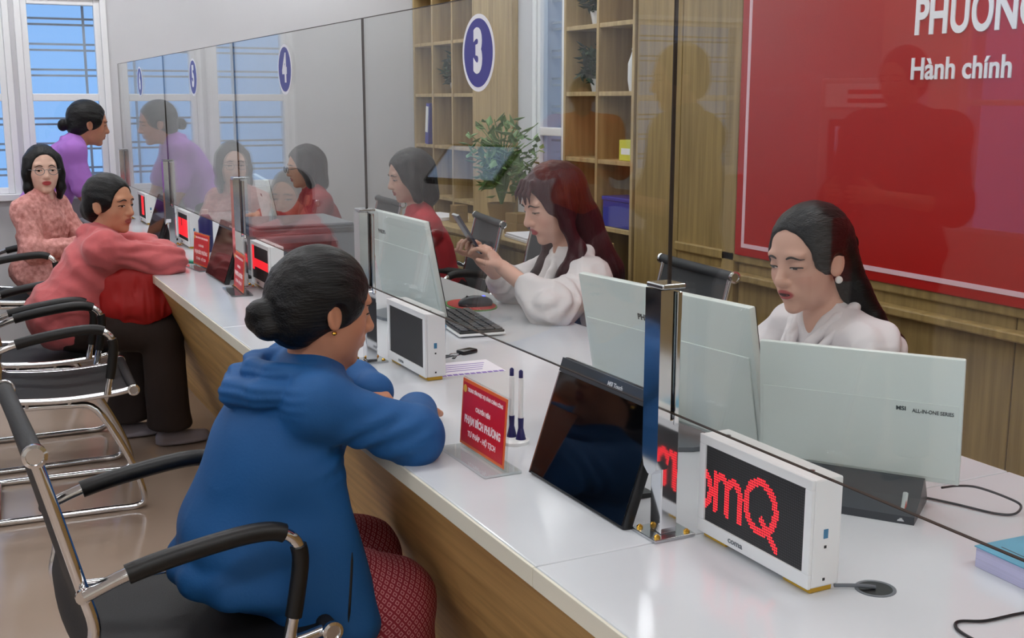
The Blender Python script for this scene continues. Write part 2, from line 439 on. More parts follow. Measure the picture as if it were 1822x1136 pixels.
# ---- things on the shelves
def leafy(name, label, loc, n, spread, zlo, zhi, lm, pot_r=.06, pot_h=.1, seed=1, L=.09):
    rnd = random.Random(seed); r = tag(empty(name, loc), label, 'plant')
    MB().lathe([(pot_r*.7, 0), (pot_r, pot_h), (pot_r*.92, pot_h), (pot_r*.85, pot_h-.015)], n=20).build('pot', 'brownbox' if lm == 'leaf' else 'pot', r, True)
    st = MB(); lv = MB()
    for k in range(n):
        a = rnd.uniform(0, 2*PI); q = rnd.uniform(.35, 1)*spread; h = rnd.uniform(zlo, zhi)
        tip = Vector((math.cos(a)*q*.6, math.sin(a)*q, pot_h+h))
        st.tube([(0, 0, pot_h-.02), (tip.x*.35, tip.y*.35, pot_h+max(h, .05)*.75), tuple(tip)], .0025, 5)
        for j in range(5):
            d = Vector((rnd.uniform(-1, 1), rnd.uniform(-1, 1), rnd.uniform(-.5, .8))).normalized()
            c = tip*rnd.uniform(.6, 1.02); s_ = d.cross(Vector((.3, .2, 1))).normalized(); l = L*rnd.uniform(.7, 1.2); w = l*.28
            nrm = d.cross(s_)
            lv.add([c, c+d*l*.5+s_*w+nrm*.006, c+d*l, c+d*l*.5-s_*w+nrm*.006, c+d*l*.5-nrm*.004], [(0, 1, 4), (1, 2, 4), (2, 3, 4), (3, 0, 4)])
    st.build('stems', lm, r, True); f = lv.build('foliage', lm, r, True); f['kind'] = 'stuff'
    return r
leafy('potted_plant', 'dark green bushy plant in the upper cubby beside the back window', (2.06, 5.195, 1.512), 60, .12, .02, .17, 'dleaf', .05, .07, 3, .07)
leafy('potted_plant', 'dark green plant cut by the top edge, on the shelf beside the back window', (2.06, 5.195, 1.842), 60, .12, .02, .19, 'dleaf', .05, .07, 5, .07)
leafy('potted_plant', 'dark green trailing plant on the corner cubby shelf behind the number 3 decal', (2.06, 6.98, 1.512), 56, .13, .02, .18, 'dleaf', .05, .07, 8, .07)
leafy('potted_palm', 'light green feathery palm on the low cabinet in front of the back window', (1.74, 5.68, .775), 60, .30, .16, .46, 'leaf', .08, .14, 11, .075)
v = tag(empty('vase', (2.02, 4.79, 1.512)), 'tall white ceramic vase on the shelf beside the wood panelling', 'vase')
MB().lathe([(.028, 0), (.036, .05), (.036, .13), (.022, .17), (.016, .19), (.02, .2), (.014, .2)], n=24).build('body', 'pot', v, True)
b = tag(empty('carton', (2.03, 4.80, 1.179)), 'small yellow-green carton on the middle shelf under the white vase', 'carton')
MB().box(-.05, .05, -.06, .06, 0, .10, .002).build('box', 'yellow', b); MB().box(-.051, -.05, -.04, .04, .03, .06).build('printed_panel', 'white', b)
b = tag(empty('storage_box', (2.04, 4.86, .847)), 'blue storage box on the low shelf beside the red-haired clerk', 'box')
MB().box(-.07, .07, -.13, .13, 0, .13, .004).build('box', 'blue_box', b); MB().box(-.075, .075, -.135, .135, .13, .15, .004).build('lid', 'blue_box', b)
b = tag(empty('ring_binder', (2.06, 7.28, 1.179)), 'blue and white ring binder leaning in the corner cubby shelf', 'binder')
RB = Matrix.Rotation(math.radians(7), 4, 'X')
MB().box(-.1, .1, -.028, .028, 0, .27, .003).xf(RB).build('cover', 'blue_box', b); MB().box(-.104, -.1, -.02, .02, .08, .25).xf(RB).build('spine_label', 'white', b)
# low cabinet with papers behind the clerks
c = tag(empty('low_cabinet', (1.72, 5.7, 0)), 'low pale wood cabinet with papers on top behind the red-vested clerk', 'cabinet')
MB().box(-.18, .22, -.85, .85, .06, .745, .004).build('body', 'swood', c); MB().box(-.205, .225, -.87, .87, .745, .775, .004).build('cabinet_top', 'swood', c)
MB().box(-.16, .20, -.83, .83, 0, .06).build('plinth', 'sback', c)
for k in range(4):
    d = MB().box(-.198, -.18, -.84+.42*k, -.43+.42*k, .08, .73, .003).build('door', 'swood', c); MB().box(-.21, -.198, -.45+.42*k, -.44+.42*k, .4, .52, .002).build('handle', 'steel', d)
for k, (x, y, w, l, h, rz, m, nm, lb) in enumerate((
        (1.66, 6.35, .2, .3, .02, .2, 'paper', 'paper_stack', 'low stack of white paper on the pale cabinet, left of the brown cartons'),
        (1.66, 5.15, .2, .3, .025, -.1, 'paper', 'paper_stack', 'low stack of white paper on the pale cabinet beside the red hair'),
        (1.66, 6.08, .08, .08, .10, .1, 'brownbox', 'carton', 'small brown carton standing on the pale cabinet behind the red vest'),
        (1.70, 5.40, .10, .12, .11, .1, 'brownbox', 'carton', 'larger brown carton on the pale cabinet beside the palm'))):
    e = tag(empty(nm, (x, y, .776), rz), lb, 'paper' if 'paper' in nm else 'carton')
    MB().box(-w/2, w/2, -l/2, l/2, 0, h*.55, .002).build('sheets' if 'paper' in nm else 'box', m, e)
    MB().box(-w/2+.004, w/2-.002, -l/2, l/2-.006, h*.55+.0005, h, .002).build('top_sheets' if 'paper' in nm else 'lid', m, e)

# ================================================================== COUNTER
CX0, CX1, CZ = -.26, .785, .76
TH = .034
ct = tag(empty('worktop', (0, 3, CZ)), 'long white glossy worktop of the service counter running to the far windows', 'worktop')
segs = [-1.6, 1.487, 3.62, 5.6, Y1-.005]
for k in range(len(segs)-1):
    g = .0008
    MB().box(CX0+.006, CX1, segs[k]+g, segs[k+1]-g, CZ-TH, CZ, .003).xf(Matrix.Translation((0, -3, -CZ))).build('top_slab', 'top', ct)
    MB().box(CX0, CX0+.0055, segs[k]+g, segs[k+1]-g, CZ-TH, CZ-.0015, .001).xf(Matrix.Translation((0, -3, -CZ))).build('front_edging', 'edge', ct)
cb = tag(empty('service_counter', (0, 3, 0)), 'pale wood counter front under the white top', 'counter')
y = -1.6
while y < Y1-.1:
    y2 = min(y+1.463, Y1-.005)
    MB().prism([(CX0+.02, CZ-TH-.001), (CX0+.045, CZ-TH-.001), (.085, 0), (.06, 0)], y-3+.0015, y2-3-.0015).build('front_panel', 'cwood', cb)
    MB().box(.3, .72, y+.0-3, y+.02-3, 0, CZ-TH-.001).build('support_panel', 'cwood', cb)
    y = y2

# ---- posts and glass
PY = [.06, 1.515, 2.95, 4.385, 5.83, 7.27]
def make_post():
    p = empty('glass_post', (0, 0, CZ))
    MB().box(-.040, .040, -.036, .036, 0, .006, .001).build('base_plate', 'steel', p)
    MB().box(-.016, .016, -.016, .016, .006, .20, .002).build('stem', 'chrome', p)
    MB().box(.004, .014, -.018, .018, .19, .41, .002).build('rear_clamp', 'chrome', p)
    # rounded front clamp plate
    R_ = .03
    poly = [(-.03, .415), (-.03, .14)] + [(-.03+R_-R_*math.cos(t), .14-.03*math.sin(t)) for t in [PI/8*k for k in range(1, 5)]] + [(.0, .11)]
    poly = [(-.022, .415), (-.022, .135), (-.017, .118), (-.005, .108), (.005, .108), (.017, .118), (.022, .135), (.022, .415)]
    MB().prism([(a, b) for a, b in poly], -.03, -.0065, 'yz').build('front_clamp', 'chrome', p)
    MB().box(-.028, .016, -.024, .024, .416, .424, .002).build('cap', 'steel', p)
    for sx in (-.029, .029):
        for sy in (-.026, .026): MB().lathe([(.0055, 0), (.0055, .003), (.003, .005), (.002, .006)], (sx, sy, .006), 8).build('bolt', 'gold', p, True)
    return p
post = make_post(); wh = ['beyond the right edge', 'in front of the nearest white monitor', 'behind the blue jacket woman', 'beside the printer', 'beside the far black touch screen', 'nearest to the far window']
for i, py in enumerate(PY):
    o = post if i == 0 else copy_tree(post)
    o.location = (0, py, CZ); tag(o, 'chrome glass clamp post on the counter ' + wh[i], 'post', 'glass clamp posts')
GZ0, GZ1 = .972, 1.679
def decal(g, num, y):
    T = Matrix.Translation((-.0034, y, 1.566-GZ0)) @ FACE
    def disc(r0, z0, z1, m, nm, par):
        k = 48; mb = MB(); mb.add([(r0*math.cos(2*PI*j/k), r0*math.sin(2*PI*j/k), z) for z in (z0, z1) for j in range(k)],
                                  [tuple(range(k-1, -1, -1)), tuple(range(k, 2*k))]+[(j, (j+1) % k, k+(j+1) % k, k+j) for j in range(k)])
        return mb.xf(T).build(nm, m, par)
    d = disc(.079, 0, .0005, 'white_dec', 'number_decal', g)
    disc(.070, .0005, .0009, 'blue_dec', 'blue_disc', d)
    text_mb(num, .118, .0002, .80, .006).xf(T @ Matrix.Translation((0, 0, .0013))).build('numeral', 'white_dec', d)
panels = [(-1.39, .055, None, 0), (.065, 1.5135, None, 0), (1.5165, 2.9485, '3', 0), (2.9515, 4.3835, '4', 0), (4.3865, 5.8285, '5', 0), (5.8315, 7.29, '6', 0)]
for i, (a, b, num, rot) in enumerate(panels):
    g = tag(empty('partition_screen', (0, (a+b)/2, GZ0), math.radians(rot)), ['clear glass screen outside the right edge of the photo', 'clear glass screen without a number, in front of the red board', 'clear glass screen with a large number 3, in front of the red-haired clerk', 'clear glass screen with a number 4, in front of the red-vested clerk', 'clear glass screen with a number 5, beside the salmon pink cardigan', 'farthest glass screen with a number 6, beside the lilac polo shirt'][i], 'glass panel', 'glass partition panels')
    h = (b-a)/2
    MB().box(-.003, .003, -h, h, 0, GZ1-GZ0).build('pane', 'glass', g)
    ed = MB()
    for q in ((-h-.0012, -h, -.0002, GZ1-GZ0+.0002), (h, h+.0012, -.0002, GZ1-GZ0+.0002)): ed.box(-.003, .003, q[0], q[1], q[2], q[3])
    ed.box(-.003, .003, -h, h, GZ1-GZ0, GZ1-GZ0+.0012); ed.box(-.003, .003, -h, h, -.0012, 0)
    ed.build('polished_edge', 'glass_edge', g)
    if num: decal(g, num, [None, None, 2.226, 3.69, 5.12, 6.51][i]-(a+b)/2)

# ================================================================== THINGS ON THE COUNTER
# ---- LED counter displays
def seg_dist(px, py, a, b):
    dx, dy = b[0]-a[0], b[1]-a[1]; L = dx*dx+dy*dy; t = max(0, min(1, ((px-a[0])*dx+(py-a[1])*dy)/L)) if L else 0
    return math.hypot(px-a[0]-t*dx, py-a[1]-t*dy)
def arc(cx, cy, rx, ry, a0, a1, n=20): return [(cx+rx*math.cos(math.radians(a0+(a1-a0)*k/n)), cy+ry*math.sin(math.radians(a0+(a1-a0)*k/n))) for k in range(n+1)]
def strokes_omQ():
    S = [arc(-2.2, 13, 5.4, 7.2, 0, 360), [(6.2, 6.4), (6.2, 20.5)], arc(10.0, 16.2, 3.8, 4.0, 180, 0)+[(13.8, 6.4)], arc(17.6, 16.2, 3.8, 4.0, 180, 0)+[(21.4, 6.4)],
         arc(33.6, 15.8, 8.6, 9.6, 0, 360), [(34.6, 11.2), (42.6, 2.6)]]
    return S
def led_display(y, label, pattern, rz=0):
    Wd, Hh, Dp = .272, .166, .058
    r = tag(empty('led_display', (.075, y, CZ), rz), label, 'display', 'white led counter displays')
    z0 = .010
    fx = -Dp/2
    # housing: back box plus four frame rails round the recessed matrix
    MB().box(fx+.006, Dp/2, -Wd/2, Wd/2, z0, z0+Hh, .003).build('housing', 'white', r)
    bz = .0155
    for a, b, c, d in ((-Wd/2, Wd/2, z0+Hh-bz, z0+Hh), (-Wd/2, Wd/2, z0, z0+.022), (-Wd/2, -Wd/2+bz, z0+.022, z0+Hh-bz), (Wd/2-bz, Wd/2, z0+.022, z0+Hh-bz)):
        MB().box(fx, fx+.0058, a, b, c, d, .0012).build('front_rail', 'white', r)
    mw, mh = Wd-2*bz, Hh-bz-.022; mz = z0+.022
    face = MB().box(fx+.0035, fx+.0055, -mw/2, mw/2, mz, mz+mh).build('matrix', 'led_off', r)
    nx, ny = 58, 31; px, pz = mw/nx, mh/ny
    on, offd = MB(), MB()
    if pattern == 'omQ': S = strokes_omQ()
    for i in range(nx):
        for j in range(ny):
            u, v = i+.5, j+.5
            if pattern == 'omQ': lit = any(min(seg_dist(u, v, s[k], s[k+1]) for k in range(len(s)-1)) < 1.55 for s in S)
            elif pattern == 'off': lit = False
            else: lit = pattern(u/nx, v/ny)
            yy = mw/2-(i+.5)*px; zz = mz+(j+.5)*pz; q = .34*px if not lit else .43*px
            (on if lit else offd).add([(fx+.0033, yy+q*math.cos(PI/3*k), zz+q*math.sin(PI/3*k)) for k in range(6)], [tuple(range(6))])
    if offd.v: o = offd.build('unlit_dots', 'led_dot', face); o['kind'] = 'stuff'
    if on.v: o = on.build('lit_dots', 'led_on', face); o['kind'] = 'stuff'
    wall_text('lettering', 'coma', .0135, Vector((fx-.0004, .035, z0+.0115)), M['mgrey'], r, .0002, 1.25, .0003)
    for yy in (-.1, .1): MB().lathe([(.005, 0), (.005, .0018), (.002, .0022)], (0, yy, z0+Hh), 10).build('screw', 'steel', r, True)
    for zz, m in ((.085, 'blue_cup'), (.070, 'black'), (.02, 'black')): MB().box(-.004 if m == 'blue_cup' else -.002, .004 if m == 'blue_cup' else .002, -Wd/2-.0008, -Wd/2, zz, zz+(.014 if m == 'blue_cup' else .004)).build('sticker' if m == 'blue_cup' else 'side_port', m, r)
    for yy in (-.1, .1): MB().box(-.02, .022, yy-.03, yy+.03, 0, .0098, .002).build('foot', 'yellow_foot', r)
    return r
R2 = random.Random(4)
led_display(1.347, 'white led display showing large red dot letters omQ beside the nearest post', 'omQ')
led_display(2.80, 'white led display with a blank dark screen beside the blue jacket woman', 'off')
blk = lambda u, v: (.30 < v < .78 and not (.45 < u < .52)) and (int(u*9) % 3 != 1 or v > .45)
led_display(4.31, 'white led display with red text behind a small red name plate', lambda u, v: (u < .12 and v > .25) or (.35 < v < .62))
led_display(5.80, 'white led display filled with red text beside the far black touch screen', lambda u, v: .14 < v < .80 and not (.3 < u < .36 and v > .5))
led_display(7.02, 'farthest white led display with a red streak, beside the last post', lambda u, v: .4 < u < .75 and v > .12)

# ---- black customer touch screens, leaning back
def touch(y, label, rz=0):
    Wd, Hh = .338, .238; tilt = math.atan2(.075, .222)
    r = tag(empty('touch_screen', (-.058, y, CZ), rz), label, 'monitor', 'black customer touch screens')
    T = Matrix.Rotation(tilt, 4, 'Y')
    MB().box(.002, .022, -Wd/2, Wd/2, .002, Hh, .004).xf(T).build('casing', 'black', r, True)
    MB().box(.0, .002, -Wd/2+.004, Wd/2-.004, .008, Hh-.030).xf(T).build('screen', 'screen', r)
    MB().box(-.0015, .002, -Wd/2, Wd/2, Hh-.029, Hh-.002, .001).xf(T).build('top_bezel', 'dgrey', r)
    MB().box(-.0005, .0022, Wd/2-.004, Wd/2, .004, Hh-.03).xf(T).build('silver_edge', 'steel', r)
    wall_text('lettering', 'MSI Touch', .0115, T@Vector((-.0018, -.03, Hh-.0155)), M['white_dec'], r, .0002, 1., .0003, pre=T)
    MB().prism([(.03, .0), (.15, 0), (.145, .008), (.085, .012), (.066, .15), (.052, .15)], -.05, .05).build('stand', 'black', r)
    return r
touch(1.722, 'black touch screen leaning beside the nearest chrome post')
touch(4.64, 'black touch screen leaning behind the small red name plate')
touch(6.10, 'farthest black touch screen, beside the salmon pink sleeve')

# ---- acrylic name plates
def nameplate(x, y, label, rz=0, big=False):
    w, h = (.205, .138)
    r = tag(empty('name_plate', (x, y, CZ), rz), label, 'name plate', 'red acrylic name plates')
    T = Matrix.Rotation(math.radians(4), 4, 'Y')
    MB().box(-.045, .035, -w/2-.012, w/2+.004, 0, .006, .001).build('acrylic_base', 'acrylic', r)
    MB().box(.0012, .0042, -w/2-.006, w/2, .006, h+.012).xf(T).build('acrylic_sheet', 'acrylic', r)
    pl = MB().box(-.0004, .001, -w/2, w/2, .010, h+.010).xf(T).build('orange_card', 'np_or', r)
    MB().box(-.0012, -.0004, -w/2+.006, w/2-.006, .0165, h+.0035).xf(T).build('red_field', 'np_red', pl)
    def tx(s, size, yy, zz, m='np_wh', sx=1., bold=.0004): wall_text('lettering', s, size, T@Vector((-.0014, yy, zz)), M[m], pl, .0002, sx, bold, pre=T)
    tx('TRUNG TÂM PHỤC VỤ HÀNH CHÍNH CÔNG', .0100, -.006, h-.010, sx=.80)
    tx('CHUYÊN VIÊN', .0125, 0, h-.043, sx=.85)
    tx('PHẠM BÍCH PHƯƠNG', .0215, 0, h-.072, sx=.80, bold=.0009)
    tx('TƯ PHÁP - HỘ TỊCH', .0150, 0, h-.100, sx=.95)
    e = MB().lathe([(.008, 0), (.008, .0005)], (0, 0, 0), 20).xf(T@Matrix.Translation((-.0014, w/2-.015, h-.010))@Matrix.Rotation(-PI/2, 4, 'Y')).build('emblem', 'np_gold', pl)
    return r
nameplate(-.103, 2.012, 'red name plate with white lettering in a clear stand beside the blue sleeve')
nameplate(-.045, 4.285, 'small red name plate in front of the middle black touch screen', math.radians(-4))
nameplate(-.04, 4.98, 'small red name plate half hidden behind the middle black touch screen', math.radians(6))

# ---- pens in a clear stand
r = tag(empty('pen_stand', (.012, 2.09, CZ)), 'white counter pens standing in a navy swivel base behind the red name plate', 'pen stand')
MB().lathe([(.032, 0), (.032, .006), (.026, .010), (.02, .010)], n=28).build('base', 'white', r, True)
for k, (dx, dy) in enumerate(((.0, .010), (.004, -.012))):
    MB().lathe([(.022, .010), (.011, .034), (.0075, .036)], (dx*2, dy*1.2, 0), 16, sx=.5, sy=.5).build('holder', 'navy', r, True)
    MB().lathe([(.0055, .034), (.0062, .052), (.0062, .056)], (dx*2, dy*1.2, 0), 12).build('grip', 'navy', r, True)
    MB().lathe([(.0054, .056), (.0054, .140), (.0045, .142)], (dx*2, dy*1.2, 0), 12).build('pen_barrel', 'white', r, True)
    MB().lathe([(.0045, .142), (.0045, .156), (.002, .159)], (dx*2, dy*1.2, 0), 12).build('pen_cap', 'navy', r, True)

# ---- staff monitors (white backs)
def staff_monitor(name, label, cx, cy, zc, w, h, rz, tilt=11, base=True, logo='msi', mx=.26, my=.26, foot=0.):
    """back faces the customers (-x); rz turns it, tilt leans the top towards the customers"""
    r = tag(empty(name, (cx, cy, CZ), rz), label, 'monitor', 'white backed staff monitors')
    T = Matrix.Translation((0, 0, zc-CZ)) @ Matrix.Rotation(math.radians(-tilt), 4, 'Y')
    MB().box(-.008, .010, -w/2, w/2, -h/2, h/2, .004).xf(T).build('shell', 'monback', r, True)
    MB().box(-.0115, -.008, -w/2+.012, w/2-.012, -h/2+.008, h*.16, .0015).xf(T).build('lower_cover', 'monback', r)
    MB().box(.010, .0125, -w/2+.003, w/2-.003, -h/2+.003, h/2-.003).xf(T).build('bezel', 'black', r)
    MB().box(.0125, .013, -w/2+.008, w/2-.008, -h/2+.014, h/2-.008).xf(T).build('screen', 'screen', r)
    wall_text('lettering', logo, h*.06, T@Vector((-.0083 if my > .16 else -.0118, w*mx, h*my)), M['ink'], r, .0003, 1.1, .0006, pre=T)
    if base:
        MB().box(-.024, -.010, -.03, .03, -(zc-CZ)+.012, -h/2+.03, .003).xf(Matrix.Translation((0, 0, zc-CZ))).build('neck', 'monback', r)
        k = 20; poly = [(.10*math.cos(t)*1.0-.0+foot, .13*math.sin(t)) for t in [2*PI*j/k for j in range(k)]]
        MB().prism(poly, .0, .010, 'xy').build('foot', 'mgrey', r)
    return r
staff_monitor('monitor', 'white-backed monitor directly behind the nearest chrome post', .325, 1.99, .937, .545, .300, math.radians(6.5), logo='PHILIPS', mx=.075, my=.26)
staff_monitor('monitor', 'white-backed monitor left of the red-haired clerk, behind the blank led display', .335, 3.545, .95, .54, .310, 0, logo='PHILIPS', mx=.26, my=.27)
staff_monitor('monitor', 'white-backed monitor in front of the maroon-topped clerk, behind the printer', .40, 5.52, .955, .52, .31, math.radians(-8), logo='PHILIPS', mx=.12, my=.20)
# the small angled all-in-one screen at the right, on a dark wedge foot with a chrome prop
def portable():
    rz = math.radians(35.3); c = Vector((.40, 1.50, CZ))
    r = tag(empty('portable_monitor', c, rz), 'small pale angled monitor with a dark foot and cable in front of the pearl-earring clerk', 'monitor', 'white backed staff monitors')
    w, h = .352, .235; T = Matrix.Translation((0, 0, .166)) @ Matrix.Rotation(math.radians(-9), 4, 'Y')
    MB().box(-.006, .006, -w/2, w/2, -h/2, h/2, .003).xf(T).build('shell', 'monback', r, True)
    MB().box(-.0072, -.006, -w/2+.006, w/2-.006, -h/2+.01, h/2-.085, .0006).xf(T).build('back_cover', 'monback', r)
    MB().box(.006, .0075, -w/2+.002, w/2-.002, -h/2+.002, h/2-.002).xf(T).build('screen', 'screen', r)
    wall_text('lettering', 'MSI', .0105, T@Vector((-.0076, -.075, .018)), M['ink'], r, .0002, 1.1, .0003, pre=T)
    wall_text('lettering', 'ALL-IN-ONE SERIES', .0095, T@Vector((-.0076, -.128, .016)), M['ink'], r, .0002, .85, .0002, pre=T)
    MB().prism([(-.085, 0), (.05, 0), (.05, .012), (.012, .055), (.0, .055), (-.03, .03), (-.085, .014)], -.12, .095).build('foot', 'dgrey', r)
    MB().tube([(-.03, -.095, .035), (-.055, -.097, .02), (-.085, -.098, .004)], .006, 10).build('chrome_prop', 'chrome', r, True)
    return r
portable()
cab = lambda name, label, pts, rad=.0022: tag(MB().tube(tube_path(pts, 8), rad, 8).build(name, 'cable', None, True), label, 'cable')
cab('cable', 'thin dark cable looping out beside the small angled monitor', [(.495, 1.385, .803), (.535, 1.385, .800), (.571, 1.374, .795), (.600, 1.338, .784), (.617, 1.319, .772), (.590, 1.309, .764), (.564, 1.328, .7632), (.540, 1.392, .7632), (.514, 1.448, .7632), (.49, 1.477, .7632)])
cab('cable', 'thin black cable curling at the bottom right edge of the counter', [(.33, 1.02, .763), (.27, 1.03, .763), (.21, 1.035, .763), (.175, 1.05, .763), (.155, 1.035, .763), (.150, 1.00, .763), (.155, .96, .763)])

# ---- keyboard, mouse, pad
r = tag(empty('keyboard', (.445, 3.30, CZ), math.radians(-8)), 'black keyboard with a white underside in front of the red-haired clerk', 'keyboard')
MB().box(-.075, .075, -.19, .19, .004, .012, .003).build('tray', 'white', r); MB().box(-.072, .072, -.187, .187, .012, .020, .003).build('deck', 'black', r)
km = None
for i in range(5):
    for j in range(14):
        if km is None:
            ko = MB().box(-.0055, .0055, -.0058, .0058, 0, .005, .001).build('key', 'dgrey', r); km = ko.data
        else:
            ko = bpy.data.objects.new('key', km); COL.objects.link(ko); ko.parent = r
        ko.location = (-.055+i*.0275, -.172+j*.0264, .020); ko.scale = (2.0, 1.9, 1)
for s_ in (-.15, .15): MB().box(-.07, -.05, s_-.02, s_+.02, 0, .004).build('foot', 'black', r)
k_ = 28
r = tag(empty('mouse_pad', (.615, 3.63, CZ)), 'red and green mouse pad under the computer mouse', 'mouse pad')
MB().prism([(.085*math.cos(2*PI*j/k_), .125*math.sin(2*PI*j/k_)) for j in range(k_)], 0, .003, 'xy').build('green_base', 'greenpad', r)
MB().prism([(.078*math.cos(2*PI*j/k_)+.003, .117*math.sin(2*PI*j/k_)) for j in range(k_)], .003, .0042, 'xy').build('red_face', 'redpad', r)
sd_m = tag(empty('computer_mouse', (.62, 3.60, CZ+.0043), math.radians(170)), 'black computer mouse with a blue light on the red pad', 'mouse')

# ---- blue cup, keys, calendar sheet
r = tag(empty('pen_cup', (.155, 2.85, CZ)), 'blue tinted plastic cup behind the blank led display', 'cup')
MB().lathe([(.022, 0), (.025, .003), (.027, .105), (.025, .105), (.023, .006)], n=28).build('body', 'blue_cup', r, True); MB().lathe([(.0275, .098), (.029, .101), (.029, .106), (.027, .107)], n=28).build('rim', 'blue_cup', r, True)
r = tag(empty('keyring', (.275, 2.925, CZ), .3), 'bunch of dark keys with a car remote on the counter', 'keys')
MB().box(-.02, .035, -.017, .017, 0, .012, .004).build('remote', 'black', r, True)
MB().tube([(-.035+.014*math.cos(t), .005+.014*math.sin(t), .002) for t in [2*PI*j/14 for j in range(14)]], .0014, 6, closed=True).build('ring', 'steel', r, True)
for a in (-.5, .1, .7): MB().box(-.085, -.047, -.004, .004, .0005, .003).xf(Matrix.Translation((-.035, .005, 0))@Matrix.Rotation(a, 4, 'Z')@Matrix.Translation((.035, -.005, 0))).build('key', 'dgrey', r)
r = tag(empty('printed_sheet', (.19, 2.76, CZ), math.radians(-4)), 'white sheet with a mauve printed border beside the blank led display', 'paper')
MB().box(-.10, .10, -.075, .075, 0, .0012).build('sheet', 'paper', r)
for k in range(12): MB().box(-.096+k*.0162, -.083+k*.0162, -.074, -.060, .0012, .0015).build('printed_block', 'mauve', r)
for k in range(4): MB().box(-.07, .05+.01*k, -.03+.022*k, -.024+.022*k, .0012, .0014).build('printed_line', 'mauve', r)
# ---- thick paper block with teal cover (right edge)
r = tag(empty('paper_block', (.455, 1.017, CZ), math.radians(-3)), 'thick block of paper forms with a pale teal cover at the right edge', 'book')
MB().box(-.11, .11, -.16, .16, 0, .032, .001).build('pages', 'page', r); MB().box(-.112, .112, -.162, .162, .0322, .034, .0005).build('cover', 'teal_cover', r)
for k in range(2): MB().box(-.08+.07*k, -.078+.07*k, -.14, .14, .034, .0343).build('printed_line', 'ink', r)
MB().box(-.09, .09, .08, .082, .034, .0343).build('printed_line', 'ink', r)
# ---- grommet and green eraser
r = tag(empty('cable_grommet', (.155, 1.188, CZ)), 'dark round cable hole in the counter beside the omQ display', 'cable hole')
MB().lathe([(.030, 0), (.030, .0012), (.027, .0016), (.025, .0010), (.025, .0004)], n=32).build('ring', 'mgrey', r, True); MB().lathe([(.0248, .0), (.0248, .0005)], n=32).build('opening', 'black', r)  # no hole cut: black disc paints the dark inside the cable hole
cab('cable', 'short grey cable running from the omQ display into the cable hole', [(.10, 1.215, .766), (.12, 1.205, .766), (.14, 1.195, .765), (.155, 1.188, .763)], .003).data.materials[0] = M['mgrey']
r = tag(empty('eraser', (-.05, 5.17, CZ), .5), 'small green rubber stamp lying near the salmon pink sleeve', 'stamp')
MB().box(-.016, .016, -.045, .045, 0, .012, .003).build('handle', 'green_pl', r); MB().box(-.018, .018, .045, .058, 0, .014, .002).build('tip', 'green_pl', r)
# ---- printer
r = tag(empty('printer', (.345, 4.93, CZ)), 'dark grey office printer on the counter behind the number 4 glass', 'printer')
MB().box(-.215, .235, -.22, .22, .0, .155, .008).build('body', 'mgrey', r); MB().box(-.222, .242, -.228, .228, .157, .180, .006).build('scanner_lid', 'dgrey', r)
MB().box(-.20, .22, -.21, .21, .181, .196, .006).build('document_cover', 'mgrey', r); MB().box(-.14, .16, -.235, -.221, .03, .07, .003).build('paper_tray', 'dgrey', r)
MB().box(-.12, .14, -.229, -.2215, .095, .12, .001).build('output_slot', 'black', r); MB().box(.10, .2, -.232, -.229, .16, .176).build('control_panel', 'black', r)
# ---- small things at the far stations
r = tag(empty('bottle', (.10, 5.52, CZ)), 'dark blue bottle behind the far led display', 'bottle')
MB().lathe([(.03, 0), (.033, .004), (.033, .15), (.02, .175), (.014, .18)], n=24).build('body', 'navy', r, True); MB().lathe([(.016, .18), (.016, .2), (.014, .202)], n=20).build('cap', 'white', r, True)

